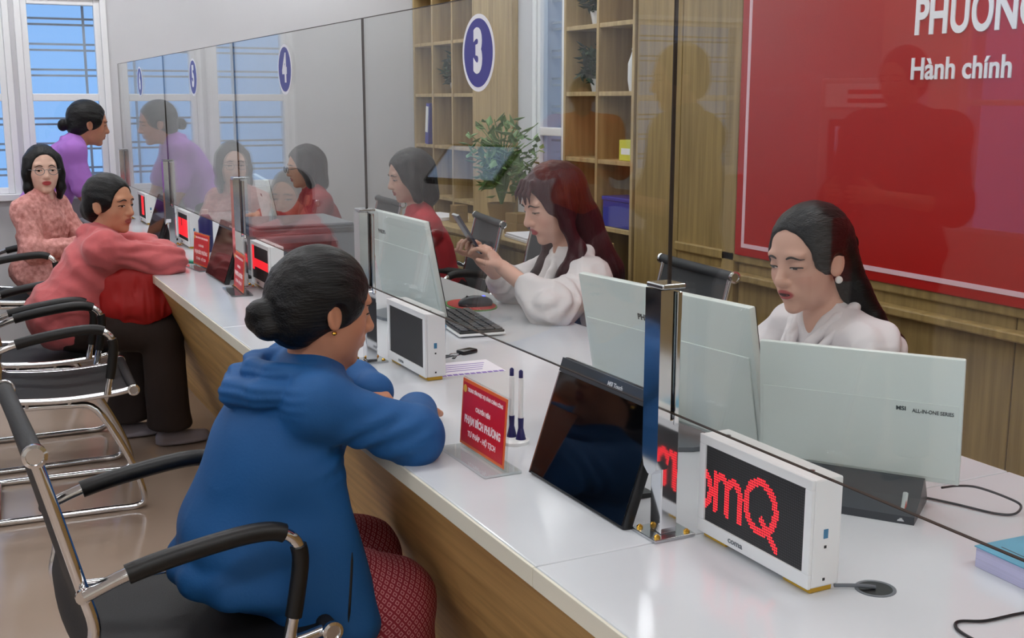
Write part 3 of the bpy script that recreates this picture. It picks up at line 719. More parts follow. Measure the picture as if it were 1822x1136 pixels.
# ================================================================== CHAIRS
def make_chair(fabric):
    """sled visitor chair: mesh sling on two chrome side rails, padded loop arms; faces +x"""
    c = empty('chair'); w = .235
    side = [(-.235, .885), (-.20, .74), (-.172, .62), (-.158, .55), (-.17, .485), (-.155, .452), (-.10, .440), (.05, .432), (.20, .440), (.275, .452)]
    path = tube_path([(x, 0, z) for x, z in side], 5)
    for s in (-1, 1):
        MB().tube([(p.x, s*w, p.z) for p in path], .0115, 10).build('side_rail', 'chrome', c, True)
    # sling: seat and back between the rails
    def sling(a, b, nm, up=0.):
        seg = path[a:b]; mb = MB(); nn = 8
        top, bot = [], []
        for i, p in enumerate(seg):
            q = seg[min(i+1, len(seg)-1)]-seg[max(i-1, 0)]; nv = Vector((-q.z, 0, q.x)).normalized()
            for j in range(nn+1):
                t = j/nn; y = -w+.006+(2*w-.012)*t; sag = .012*math.sin(PI*t)*(1 if nm == 'seat' else -1)
                base = Vector((p.x, y, p.z))-nv*sag*(1 if nm == 'seat' else -1)
                top.append(base+nv*.005); bot.append(base-nv*.005)
        k = len(top); f = []
        m_ = len(seg)
        for i in range(m_-1):
            for j in range(nn):
                q = (i*(nn+1)+j, i*(nn+1)+j+1, (i+1)*(nn+1)+j+1, (i+1)*(nn+1)+j); f.append(q); f.append(tuple(k+x for x in reversed(q)))
        rim = [j for j in range(nn+1)]+[i*(nn+1)+nn for i in range(1, m_)]+[(m_-1)*(nn+1)+j for j in range(nn-1, -1, -1)]+[i*(nn+1) for i in range(m_-2, 0, -1)]
        for i in range(len(rim)): a_, b_ = rim[i], rim[(i+1) % len(rim)]; f.append((a_, b_, k+b_, k+a_))
        return mb.add(top+bot, f).build(nm, fabric, c, True)
    sling(0, 22, 'backrest'); sling(23, len(path), 'seat')
    for s_, (x, z) in (('top_bar', side[0]), ('seat_front_bar', side[-1])):
        bar = MB().tube([(x, -w-.012, z), (x, w+.012, z)], .017, 14).build(s_, fabric, c, True)
        for s in (-1, 1):
            MB().lathe([(.019, 0), (.021, .003), (.021, .012), (.015, .014), (.014, .010), (.005, .010)] if s > 0 else [(.005, -.010), (.014, -.010), (.015, -.014), (.021, -.012), (.021, -.003), (.019, 0)], (x, s*(w+.013), z), 18, 'y').build('end_cap', 'chrome', bar, True)
    for s in (-1, 1):
        y = s*(w+.022)
        ap = tube_path([(-.175, y, .622), (-.10, y, .648), (.0, y, .668), (.12, y, .682), (.185, y, .672), (.215, y, .63), (.205, y, .54), (.185, y, .445)], 5)
        a = MB().tube(ap, .0125, 10).build('arm', 'chrome', c, True)
        MB().tube(ap[5:21], .0185, 12).build('arm_pad', 'pad', a, True); MB().tube(ap[24:33], .0165, 12).build('arm_sleeve', 'pad', a, True)
        MB().lathe([(.014, -.004), (.014, .004), (.008, .006)], (-.175, y, .622), 14, 'y').build('bolt', 'chrome', a, True)
        # sled side: under-seat rail, front leg, floor runner
        sl = tube_path([(-.10, s*.185, .405), (.06, s*.185, .40), (.15, s*.195, .375), (.245, s*.225, .20), (.29, s*.235, .06), (.27, s*.235, .014), (.15, s*.235, .0125), (-.12, s*.235, .0125), (-.26, s*.235, .0125)], 5)
        MB().tube(sl, .0120, 10).build('leg', 'chrome', c, True)
        MB().lathe([(.013, 0), (.015, .006), (.015, .03), (.013, .034)], (-.134, s*.185, .405), 14, 'x').build('leg_cap', 'chrome', c, True)
        MB().lathe([(.014, 0), (.016, .005), (.016, .028), (.013, .032)], (-.28, s*.235, .017), 14, 'x').build('foot_glide', 'chrome', c, True)
    for x, z, hw in ((-.08, .405, .185), (.06, .40, .185), (-.20, .0125, .235)): MB().tube([(x, -hw, z), (x, hw, z)], .010, 10).build('cross_bar', 'chrome', c, True)
    for s in (-1, 1):
        for x in (-.08, .06): MB().tube([(x, s*.185, .405), (x, s*.235, .436)], .008, 8).build('bracket', 'chrome', c, True)
    return c
chA = make_chair('mesh'); chB = make_chair('gmesh')
G1, G2 = 'chrome and black mesh visitor chairs', 'grey mesh clerk chairs'
def put(proto, first, loc, rz, label, g):
    o = proto if first else copy_tree(proto); o.location = loc; o.rotation_euler.z = math.radians(rz); tag(o, label, 'chair', g)
put(chA, True, (-.70, 2.272, 0), 2, 'chrome and black mesh chair under the blue jacket woman', G1)
put(chA, False, (-.72, 4.45, 0), -3, 'empty chrome and black mesh chair between the blue and pink women', G1)
put(chA, False, (-.72, 5.08, 0), 0, 'chrome and black mesh chair under the salmon pink cardigan', G1)
put(chA, False, (-.66, 6.66, 0), -12, 'chrome and black mesh chair under the lace-dressed woman', G1)
st = tag(empty('stool', (1.08, 2.205, 0)), 'round dark stool under the clerk with the pearl earring', 'stool')
MB().lathe([(.15, .40), (.19, .405), (.195, .43), (.18, .448), (.05, .452)], n=28).build('seat', 'pad', st, True)
MB().lathe([(.025, .05), (.025, .40)], n=16).build('column', 'chrome', st, True)
for k in range(5): MB().tube([(0, 0, .07), (.2*math.cos(k*2*PI/5), .2*math.sin(k*2*PI/5), .045), (.24*math.cos(k*2*PI/5), .24*math.sin(k*2*PI/5), .02)], [.018, .014, .02], 8).build('leg', 'black', st, True)
put(chB, True, (1.13, 3.36, 0), 174, 'grey mesh chair behind the red-haired clerk', G2)
put(chB, False, (1.22, 4.55, 0), 178, 'empty grey mesh chair beside the red-vested clerk', G2)
put(chB, False, (1.19, 5.21, 0), 170, 'grey mesh chair under the red-vested clerk', G2)
put(chB, False, (1.12, 6.40, 0), 176, 'grey mesh chair with a low back by the maroon-topped clerk', G2)

# ================================================================== WAITING SIDE, seen in the reflections
r = tag(empty('ticket_kiosk', (-5.0, 6.3, 0), math.radians(-38)), 'tall grey self-service kiosk with a red and white header, reflected on the red board', 'kiosk')
MB().box(-.28, .28, -.33, .33, 0, 1.62, .02).build('body', 'kiosk', r); MB().box(.28, .30, -.29, .29, 1.42, 1.58, .004).build('header', 'white', r)
MB().box(.30, .302, -.24, .14, 1.51, 1.54).build('header_line', 'kiosk_red', r); MB().box(.30, .302, -.24, .14, 1.45, 1.48).build('header_line', 'kiosk_red', r)
MB().box(.28, .31, -.26, .26, .92, 1.34, .01).build('screen_frame', 'dgrey', r); MB().box(.31, .312, -.21, .21, .97, 1.29).build('screen', 'kscreen', r)
MB().box(.28, .42, -.25, .25, .82, .86, .01).build('shelf', 'kiosk_red', r); MB().box(.28, .285, -.2, .2, .2, .7).build('door', 'kiosk_red', r)
r = tag(empty('information_kiosk', (-2.15, 6.95, 0), math.radians(-25)), 'information kiosk with a black-framed slanted screen, reflected above the red vest', 'kiosk')
MB().box(-.2, .2, -.18, .18, 0, .03, .006).build('base', 'dgrey', r); MB().box(-.06, .06, -.10, .10, .03, .98, .01).build('pillar', 'kiosk', r)
KT = Matrix.Translation((0, 0, 1.05))@Matrix.Rotation(math.radians(40), 4, 'Y')
MB().box(-.18, .18, -.30, .30, -.02, .02, .006).xf(KT).build('screen_frame', 'black', r); MB().box(-.155, .155, -.275, .275, .02, .022).xf(KT).build('screen', 'kscreen', r)

# ================================================================== PEOPLE: smooth-blended volumes turned into one mesh
def vnoise(P, seed=0):
    P = np.asarray(P, np.float32); i = np.floor(P).astype(np.int64); f = P - i; f = f*f*(3-2*f)
    out = np.zeros(len(P), np.float32)
    for dx in (0, 1):
        for dy in (0, 1):
            for dz in (0, 1):
                h = (i[:, 0]+dx)*374761393 + (i[:, 1]+dy)*668265263 + (i[:, 2]+dz)*2147483647 + seed*974711
                h = (h ^ (h >> 13))*1274126177 & 0x7fffffff
                h = (h ^ (h >> 16)) & 0xffff
                w = (f[:, 0] if dx else 1-f[:, 0])*(f[:, 1] if dy else 1-f[:, 1])*(f[:, 2] if dz else 1-f[:, 2])
                out += w*(h/65535.0).astype(np.float32)
    return out*2-1
def A(*p): return np.array(p, np.float32)
def nrm(v): v = np.asarray(v, np.float32); return v/np.linalg.norm(v)
def rotm(yaw=0, pitch=0, roll=0):
    """yaw left+, pitch down+, roll to the right+ (degrees); columns = forward, left, up"""
    m = Matrix.Rotation(math.radians(yaw), 3, 'Z') @ Matrix.Rotation(math.radians(pitch), 3, 'Y') @ Matrix.Rotation(math.radians(roll), 3, 'X')
    return np.array(m, np.float32)
def frame(up, left):
    u = nrm(up); l = np.asarray(left, np.float32); l = nrm(l-u*l.dot(u)); f = np.cross(l, u); return np.stack([f, l, u], 1)

class SDF:
    def __init__(s): s.p = []
    def cone(s, a, b, ra, rb=None, k=.02, op=1):
        a = A(*a); b = A(*b); rb = ra if rb is None else rb
        r = max(ra, rb); s.p.append(('c', (a, b, ra, rb), k, op, np.minimum(a, b)-r, np.maximum(a, b)+r)); return s
    def line(s, pts, rad, k=.02, op=1):
        rad = rad if isinstance(rad, (list, tuple)) else [rad]*len(pts)
        for i in range(len(pts)-1): s.cone(pts[i], pts[i+1], rad[i], rad[i+1], k, op)
        return s
    def ell(s, c, r, R=None, k=.02, op=1):
        c = A(*c); r = A(*r); R = np.eye(3, dtype=np.float32) if R is None else R
        e = np.sqrt(((R*r)**2).sum(1)); s.p.append(('e', (c, r, R), k, op, c-e, c+e)); return s
    def mesh(s, h):
        lo = np.min([p[4] for p in s.p if p[3] > 0], 0)-3*h-.006; hi = np.max([p[5] for p in s.p if p[3] > 0], 0)+3*h+.006
        n = np.ceil((hi-lo)/h).astype(int)+1
        G = np.full(n, .5, np.float32)
        ax = [(lo[i]+h*np.arange(n[i])).astype(np.float32) for i in range(3)]
        for kind, q, k, op, plo, phi in s.p:
            m = k+2.5*h
            i0 = np.clip(np.floor((plo-m-lo)/h).astype(int), 0, n-1); i1 = np.clip(np.ceil((phi+m-lo)/h).astype(int)+1, 1, n)
            if (i1 <= i0).any(): continue
            X = ax[0][i0[0]:i1[0]][:, None, None]; Y = ax[1][i0[1]:i1[1]][None, :, None]; Z = ax[2][i0[2]:i1[2]][None, None, :]
            if kind == 'c':
                a, b, ra, rb = q; ab = b-a; L2 = max(float(ab@ab), 1e-9)
                px, py, pz = X-a[0], Y-a[1], Z-a[2]
                t = np.clip((px*ab[0]+py*ab[1]+pz*ab[2])/L2, 0, 1)
                d = np.sqrt((px-t*ab[0])**2+(py-t*ab[1])**2+(pz-t*ab[2])**2)-(ra+(rb-ra)*t)
            else:
                c, r, R = q; px, py, pz = X-c[0], Y-c[1], Z-c[2]
                u = [(px*R[0, j]+py*R[1, j]+pz*R[2, j])/r[j] for j in range(3)]
                k0 = np.sqrt(u[0]**2+u[1]**2+u[2]**2); k1 = np.sqrt((u[0]/r[0])**2+(u[1]/r[1])**2+(u[2]/r[2])**2)+1e-9
                d = k0*(k0-1)/k1
            g = G[i0[0]:i1[0], i0[1]:i1[1], i0[2]:i1[2]]
            if op > 0:
                t = np.clip(.5+.5*(g-d)/k, 0, 1); g[...] = g+(d-g)*t-k*t*(1-t)
            else:
                t = np.clip(.5-.5*(g+d)/k, 0, 1); g[...] = g+(-d-g)*t+k*t*(1-t)
        G[0] = G[-1] = .5; G[:, 0] = G[:, -1] = .5; G[:, :, 0] = G[:, :, -1] = .5
        I = (G < 0)
        cs = np.zeros(n-1, np.uint8); sh = [(a, b, c) for a in (0, 1) for b in (0, 1) for c in (0, 1)]
        sl = lambda a, i: slice(a, n[i]-1+a)
        for a, b, c in sh: cs += I[sl(a, 0), sl(b, 1), sl(c, 2)]
        act = np.argwhere((cs > 0) & (cs < 8))
        idx = np.full(n-1, -1, np.int32); idx[tuple(act.T)] = np.arange(len(act))
        val = {o: G[act[:, 0]+o[0], act[:, 1]+o[1], act[:, 2]+o[2]] for o in sh}
        acc = np.zeros((len(act), 3), np.float32); cnt = np.zeros(len(act), np.float32)
        for o in sh:
            for d in range(3):
                if o[d]: continue
                o2 = tuple(v+(1 if j == d else 0) for j, v in enumerate(o))
                v0, v1 = val[o], val[o2]; cr = (v0 < 0) != (v1 < 0)
                t = np.where(cr, v0/np.where(cr, v0-v1, 1), 0)
                pt = np.array(o, np.float32)[None].repeat(len(act), 0); pt[:, d] += t
                acc += pt*cr[:, None]; cnt += cr
        V = (act+acc/cnt[:, None])*h+lo
        F = []
        for d in range(3):
            a = [slice(0, n[i]) for i in range(3)]; b = list(a); a[d] = slice(0, n[d]-1); b[d] = slice(1, n[d])
            e = np.argwhere(I[tuple(a)] != I[tuple(b)])
            flip = I[tuple(a)][tuple(e.T)]
            d1, d2 = (d+1) % 3, (d+2) % 3
            q = []
            for s1, s2 in ((0, 0), (-1, 0), (-1, -1), (0, -1)):
                w = e.copy(); w[:, d1] += s1; w[:, d2] += s2; q.append(idx[tuple(w.T)])
            q = np.stack(q, 1); q[~flip] = q[~flip][:, ::-1]
            F.append(q)
        return V.astype(np.float32), np.concatenate(F)
def smooth(V, F, it):
    e = np.concatenate([F[:, [0, 1]], F[:, [1, 2]], F[:, [2, 3]], F[:, [3, 0]]]); e = np.concatenate([e, e[:, ::-1]])
    cnt = np.bincount(e[:, 0], minlength=len(V))[:, None]
    for _ in range(it):
        S = np.stack([np.bincount(e[:, 0], V[e[:, 1], j], len(V)) for j in range(3)], 1)
        V = V*.5+.5*S/np.maximum(cnt, 1)
    return V.astype(np.float32)
def vnormals(V, F):
    fn = np.cross(V[F[:, 2]]-V[F[:, 0]], V[F[:, 3]]-V[F[:, 1]])
    N = np.zeros_like(V)
    for j in range(4):
        for c in range(3): N[:, c] += np.bincount(F[:, j], fn[:, c], len(V)).astype(np.float32)
    return N/(np.linalg.norm(N, axis=1)[:, None]+1e-9)
def to_obj(name, V, F, m, parent=None, col=None):
    me = bpy.data.meshes.new(name); me.vertices.add(len(V)); me.vertices.foreach_set('co', V.astype(np.float32).ravel())
    me.loops.add(F.size); me.loops.foreach_set('vertex_index', F.astype(np.int32).ravel())
    me.polygons.add(len(F)); me.polygons.foreach_set('loop_start', np.arange(0, F.size, 4, dtype=np.int32))
    me.update(calc_edges=True); me.validate(); me.shade_smooth()
    if col is not None:
        a = me.color_attributes.new('Col', 'FLOAT_COLOR', 'POINT'); a.data.foreach_set('color', np.concatenate([col, np.ones((len(V), 1))], 1).astype(np.float32).ravel())
    me.materials.append(M[m]); o = bpy.data.objects.new(name, me); COL.objects.link(o)
    if parent: o.parent = parent
    return o
def cloth(sd, name, m, parent, h, fold=.006, fs=(9, 9, 9), seed=1, sm=2, extra=None):
    V, F = sd.mesh(h); V = smooth(V, F, sm); N = vnormals(V, F)
    if fold > 0:
        n1 = vnoise(V*A(*fs), seed); n2 = vnoise(V*A(*fs)*2.3+5, seed+3)
        V = V+N*((1-2*np.abs(n1))*fold*.6+(1-2*np.abs(n2))*fold*.4)[:, None]
    if extra is not None: V = extra(V, N)
    return to_obj(name, V, F, m, parent)
def hairmesh(sd, m, parent, h, Rm, c, flow=(70, 70, 7), amp=.0025, seed=3, name='hair'):
    V, F = sd.mesh(h); V = smooth(V, F, 1); N = vnormals(V, F); loc = (V-c)@Rm
    V = V+N*((vnoise(loc*A(*flow), seed))*amp+vnoise(loc*A(*flow)*2.2, seed+1)*amp*.5)[:, None]
    return to_obj(name, V, F, m, parent)

class Fig:
    """joints in the person's own frame: x forward, y left, z up"""
    def __init__(s, J, head, yaw=0, pitch=0, roll=0, hs=1.0):
        s.J = {k: A(*v) for k, v in J.items()}; s.c = A(*head); s.R = rotm(yaw, pitch, roll); s.hs = hs
    def H(s, *p): return s.c+s.R@(A(*p)*s.hs)
    def torso(s, sd, g=0., k=.05, w=1., sk=.05, sh=.05):
        J = s.J; up = J['chest']-J['hip']; left = J['shL']-J['shR']; R = frame(up, left)
        Rp = frame(up*.6+A(0, 0, .2), left)
        sd.ell(J['hip'], (.115*w+g, .160*w+g, .105+g), Rp, k)
        sd.ell(J['hip']+up*.48, (.098*w+g, .130*w+g, .14+g), R, k)
        sd.ell(J['chest'], (.102*w+g, .148*w+g, .135+g), R, k)
        sd.cone(J['shL'], J['shR'], sh+g*.8, sh+g*.8, k)
        for q in ('shL', 'shR'): sd.cone(J['neck'], J[q], .042+g*.6, sh+g*.8, sk)
        return sd
    def arms(s, sd, r=(.05, .040, .027), k=.03, upto=1.0, which='LR'):
        for q in which:
            a, b, c = s.J['sh'+q], s.J['el'+q], s.J['wr'+q]
            sd.cone(a, b, r[0], r[1], k); sd.cone(b, b+(c-b)*upto, r[1], r[2], k)
        return sd
    def neck(s, sd, r=.045):
        sd.cone(s.J['neck']-A(0, 0, .02), s.H(-.018, 0, -.05), r+.006, r, .03); return sd
    def head(s, sd):
        R, f = s.R, s.hs
        def e(p, r, k=.02, op=1, Q=None): sd.ell(s.H(*p), tuple(x*f for x in r), R if Q is None else R@Q, k, op)
        e((-.012, 0, .034), (.093, .073, .080), .02)
        e((.020, 0, -.018), (.066, .060, .086), .03)
        e((.028, 0, -.066), (.048, .046, .040), .03)
        e((.064, 0, -.098), (.017, .018, .014), .02)
        for y in (-1, 1):
            e((.046, .036*y, -.028), (.026, .022, .024), .02)
            e((.073, .024*y, .026), (.012, .024, .009), .015)
            e((.090, .031*y, .004), (.012, .016, .010), .012, -1)
            e((.066, .030*y, .002), (.0165, .0170, .0130), .006)
        sd.cone(s.H(.080, 0, .014), s.H(.098, 0, -.026), .0065*f, .0115*f, .012)
        e((.098, 0, -.031), (.0115, .0115, .0100), .008)
        for y in (-1, 1): e((.088, .011*y, -.034), (.0105, .0080, .0075), .006)
        e((.072, 0, -.056), (.018, .026, .014), .015)
        e((.083, 0, -.0545), (.0100, .0195, .0055), .005)
        e((.082, 0, -.0675), (.0105, .0170, .0060), .005)
        e((.094, 0, -.0608), (.0065, .024, .0016), .003, -1)
        for y in (-1, 1):
            Q = np.array(Matrix.Rotation(math.radians(-12), 3, 'Y') @ Matrix.Rotation(math.radians(-22*y), 3, 'Z'), np.float32)
            e((-.006, .074*y, -.008), (.019, .0065, .031), .006, 1, Q)
            e((.000, .080*y, -.006), (.010, .0045, .019), .004, -1, Q)
        return sd
    def hand(s, sd, w, d, n, thumb, curl=(20, 25, 20), sc=.95, spread=6, tdir=None):
        """w wrist, d towards the fingers, n palm normal (curl side), thumb = thumb-side direction"""
        d = nrm(d); n = np.asarray(n, np.float32); n = nrm(n-d*n.dot(d)); t = np.asarray(thumb, np.float32); t = nrm(t-d*t.dot(d)-n*t.dot(n))
        R = np.stack([d, t, n], 1); w = A(*w)
        sd.ell(w+d*.044*sc, (.048*sc, .037*sc, .0135*sc), R, .014)
        for i, (o, l) in enumerate(((.027, .070), (.009, .079), (-.009, .073), (-.026, .057))):
            p = w+d*.078*sc+t*o*sc; a = math.radians(spread*(1.5-i)*.5)
            dd = d*math.cos(a)+t*math.sin(a); ang = 0.; rr = .0086*sc
            for seg, (fr, cu) in enumerate(zip((.45, .31, .24), curl)):
                ang += math.radians(cu); q = p+(dd*math.cos(ang)+n*math.sin(ang))*l*fr*sc
                sd.cone(p, q, rr, rr*.9, .004); p = q; rr *= .9
        tb = w+d*.022*sc+t*.026*sc
        td = nrm(d*.62+t*.62+n*.42) if tdir is None else nrm(tdir)
        m1 = tb+td*.040*sc; td2 = nrm(td*.75+d*.5+n*.1); m2 = m1+td2*.030*sc
        sd.cone(tb, m1, .0115*sc, .0098*sc, .012); sd.cone(m1, m2, .0096*sc, .0080*sc, .004)
        return sd
    def skin_cols(s, V, skin, lip):
        q = ((V-s.c)@s.R)/s.hs
        base = np.array(lin(skin)); lp = np.array(lin(lip)); C = np.tile(base, (len(V), 1))
        C *= (1+.05*vnoise(V*25, 4)[:, None])
        bl = np.exp(-(((q[:, 0]-.055)/.03)**2+((np.abs(q[:, 1])-.042)/.018)**2+((q[:, 2]+.03)/.018)**2))[:, None]
        C = C*(1-bl*np.array([.0, .12, .10]))
        w = (np.abs(q[:, 1])/.0215)**2+((q[:, 2]+.061)/.0115)**2
        m_ = np.clip((1.15-w)/.35, 0, 1)*(q[:, 0] > .074); m_ = m_[:, None]
        return C*(1-m_)+lp*m_
    def face_bits(s, body, open_=.7, gaze=0., brow=True, brow_m='brow', mouth=0., sides=(-1, 1)):
        """eyes, lashes and brows laid on the face surface"""
        me = body.data; bv = BVHTree.FromPolygons([v.co for v in me.vertices], [p.vertices for p in me.polygons])
        R = s.R
        def hit(y, z, off=.0006):
            o = Vector(s.H(.16, y, z)); d = Vector(R@A(-1, 0, 0)); r = bv.ray_cast(o, d, .3)
            p = r[0] if r[0] is not None else o+d*.08
            return p-d*off
        for sd_ in sides:
            cy, cz, hw, hh = .0315*sd_, -.001, .0138, .0058*open_
            if open_ > .15:
                n = 14; vs_ = [hit(cy, cz)]
                for j in range(n):
                    t = 2*PI*j/n; vs_.append(hit(cy+hw*math.cos(t), cz+hh*math.sin(t)*(1 if math.sin(t) > 0 else .8)-.0012*abs(math.cos(t)), .0008))
                ey = MB().add(vs_, [(0, 1+j, 1+(j+1) % n) for j in range(n)]).build('eye', 'eye_w', body, True)
                vs_ = [hit(cy+gaze, cz, .0012)]
                for j in range(n):
                    t = 2*PI*j/n; vs_.append(hit(cy+gaze+.0056*math.cos(t), cz+max(-hh*.85, min(hh*.92, .0056*math.sin(t))), .0013))
                MB().add(vs_, [(0, 1+j, 1+(j+1) % n) for j in range(n)]).build('iris', 'iris', ey, True)
            up_ = [hit(cy+hw*1.06*math.cos(t), cz+(hh*math.sin(t) if open_ > .15 else -.002-.003*math.sin(t)), .0008) for t in [PI*j/8 for j in range(9)]]
            MB().tube(up_, [.0007]+[.0017]*7+[.0007], 6).build('eyelashes', 'iris', body, True)
            if brow:
                bp = [hit(sd_*(.014+.034*t), .0205+.006*math.sin(PI*min(1, t*1.15))-.003*t, .0004) for t in [j/7 for j in range(8)]]
                MB().tube(bp, [.0022, .0032, .0034, .0033, .003, .0026, .002, .001], 6, flat=.9).build('eyebrow', brow_m, body, True)
        if mouth > 0:
            n = 14; vs_ = [hit(0, -.0612, .0012)]
            for j in range(n):
                t = 2*PI*j/n; vs_.append(hit(.0155*math.cos(t), -.0612+mouth*math.sin(t), .0014))
            MB().add(vs_, [(0, 1+j, 1+(j+1) % n) for j in range(n)]).build('mouth_opening', 'mouth', body, True)
    def cap(s, sd, front=.085, low=-.035, size=(.104, .083, .093), nape=True, hl=.017, ears=True):
        R, f = s.R, s.hs
        def e(p, r, k=.02, op=1): sd.ell(s.H(*p), tuple(x*f for x in r), R, k, op)
        e((-.018, 0, .032), size, .02)
        if nape: e((-.060, 0, -.028), (.050, .066, .060), .03)
        for y in (-1, 1): e((.012, .060*y, .012), (.040, .022, .034), .02)
        e((front, 0, low+hl), (.076, .068, .090), .010, -1)
        for y in (-1, 1):
            if ears: e((.000, .085*y, -.016), (.020, .016, .032), .008, -1)
            else: e((-.008, .078*y, -.012), (.032, .018, .045), .012)
        return sd
SKIN_RES = .0035
def person(name, label, loc, rz, fig, skin, lip=(176, 84, 82), hands=(), res=None, group=None, arms='LR', legs=False):
    sd = SDF(); fig.torso(sd, -.02); fig.arms(sd, (.040, .034, .025), .025, which=arms); fig.neck(sd); fig.head(sd); sd.cone(fig.J['neck']-A(0, 0, .01), fig.J['chest']+A(.02, 0, .02), .056, .075, .03)
    for hd in hands: fig.hand(sd, **hd)
    if legs:
        J = fig.J
        for q in 'LR':
            if 'kn'+q in J: sd.cone(J['hi'+q], J['kn'+q], .06, .045, .03); sd.cone(J['kn'+q], J['an'+q], .042, .03, .02); sd.cone(J['an'+q]-A(0.02, 0, .03), J['an'+q]+A(.12, 0, -.045), .03, .025, .02)
    V, F = sd.mesh(res or SKIN_RES); V = smooth(V, F, 1)
    o = to_obj(name, V, F, 'skin', None, fig.skin_cols(V, skin, lip)); o.location = loc; o.rotation_euler.z = rz
    tag(o, label, 'person', group)
    return o
def trousers(fig, body, m, h=.007, r=(.088, .068, .062), fold=.005, flare=0., seed=4, hipg=.012, hem_z=.085):
    J = fig.J; sd = SDF()
    left = J['shL']-J['shR']; sd.ell(J['hip'], (.125+hipg, .165+hipg, .10+hipg), frame(A(0, 0, 1), left), .04)
    for q in 'LR':
        sd.cone(J['hi'+q], J['kn'+q], r[0], r[1], .04); sd.cone(J['kn'+q], J['an'+q], r[1], r[2]+flare, .03)
    sd.ell((.2, 0, -.1), (2., 2., hem_z+.1), None, .006, -1)
    return cloth(sd, 'trousers', m, body, h, fold, (8, 8, 6), seed)
def shoes(fig, body, m, L=.23):
    for q in 'LR':
        a = fig.J['an'+q]; sd = SDF()
        sd.cone((a[0]-.03, a[1], .035), (a[0]+L-.09, a[1], .028), .034, .027, .02); sd.ell((a[0]+.05, a[1], .014), (L*.5, .042, .014), None, .01)
        sd.ell((a[0]+.05, a[1], -.02), (L, .08, .022), None, .004, -1)
        V, F = sd.mesh(.005); to_obj('shoe', V, F, m, body)
SIT = dict(hip=(0, 0, .565), hiL=(.03, .095, .54), hiR=(.03, -.095, .54), knL=(.42, .10, .51), knR=(.42, -.11, .51), anL=(.36, .11, .09), anR=(.38, -.12, .09))
STAND = dict(hip=(0, 0, .90), hiL=(0, .09, .86), hiR=(0, -.09, .86), knL=(.01, .10, .48), knR=(.01, -.10, .48), anL=(-.02, .11, .09), anR=(-.02, -.11, .09))


# ---------------------------------------------------------------- woman in the blue hooded jacket
J = dict(SIT, chest=(.075, -.005, .79), neck=(.135, -.025, .935), shL=(.13, .14, .885), shR=(.105, -.16, .885),
         elL=(.30, .21, .815), wrL=(.31, .10, .825), elR=(.282, -.20, .808), wrR=(.37, .0, .80), knR=(.27, -.105, .425), knL=(.28, .12, .44), anR=(.28, -.12, .09), hiR=(.03, -.09, .53))
fg = Fig(J, (.155, -.05, 1.055), yaw=2, pitch=10, roll=-2, hs=1.0)
p = person('person', 'woman in a blue hooded jacket leaning on the counter, black hair in a low bun', (-.505, 2.275, 0), 0, fg, (190, 132, 102), (156, 86, 76),
           hands=[dict(w=J['wrR'], d=(.3, 1, 0), n=(0, 0, -1), thumb=(1, 0, 0)), dict(w=J['wrL'], d=(-.5, -1, 0), n=(0, 0, -1), thumb=(1, 0, 0))])
fg.face_bits(p, .5)
sd = SDF(); fg.cap(sd, front=.094, low=-.030, size=(.104, .088, .096), hl=.0)
sd.ell(fg.H(-.07, 0, .0), (.05, .066, .07), fg.R, .03)
for q, r in (((-.128, .002, -.020), .030), ((-.116, -.012, -.050), .028), ((-.132, .012, -.04), .024)): sd.ell(fg.H(*q), (r*1.05, r*1.1, r*.9), fg.R, .008)
sd.cone(fg.H(-.09, 0, -.02), fg.H(-.115, 0, -.034), .034, .028, .02)
hairmesh(sd, 'hair', p, .0035, fg.R, fg.c, (9, 60, 60), .0016)
MB().lathe([(.001, -.004), (.0045, -.002), (.0055, 0), (.0045, .003), (.001, .004)], fg.H(-.004, -.081, -.041), 10).build('earring', 'gold', p, True)
sd = SDF(); fg.torso(sd, .014, .04, 1.0, .04, .046)
J_ = fg.J
sd.ell((-.010, .0, .59), (.142, .172, .13), None, .04); sd.ell((.03, -.0, .53), (.160, .178, .10), None, .04)
sd.ell((.035, -.005, .73), (.118, .165, .16), frame(J_['chest']-J_['hip'], A(0, 1, 0)), .06)
# loose front edge hanging over the near thigh
sd.cone((.10, -.14, .74), (.150, -.155, .42), .05, .062, .05); sd.cone((.10, .14, .74), (.150, .155, .42), .05, .062, .05); sd.cone((.05, -.125, .60), (.08, -.135, .42), .05, .06, .06)
sd.line([(.02, -.168, .515), (-.09, -.145, .525), (-.136, -.08, .53), (-.152, 0, .53), (-.136, .08, .53), (-.09, .145, .525), (.02, .168, .515)], .018, .035)
fg.arms(sd, (.058, .056, .046), .03, .95)
nk = fg.J['neck']
hood = [nk+A(*q) for q in ((.065, .0, -.05), (.03, .080, -.025), (-.04, .100, .0), (-.105, .065, .005), (-.125, 0, .0), (-.105, -.065, .005), (-.04, -.100, .0), (.03, -.080, -.025), (.065, 0, -.05))]
sd.line(hood, [.016, .019, .022, .023, .024, .023, .022, .019, .016], .006)
sd.line([nk+A(.0, .108, -.045), nk+A(-.06, .112, -.030), nk+A(-.135, .075, -.028), nk+A(-.165, 0, -.040), nk+A(-.135, -.08, -.028), nk+A(-.06, -.118, -.030), nk+A(.0, -.112, -.045)], [.014, .022, .028, .030, .028, .022, .014], .006)
sd.ell((.08, 0, .31), (.50, .5, .065), None, .015, -1)
sd.ell((-.20, 0, .36), (.20, .5, .135), None, .03, -1)
Z0 = nk[2]
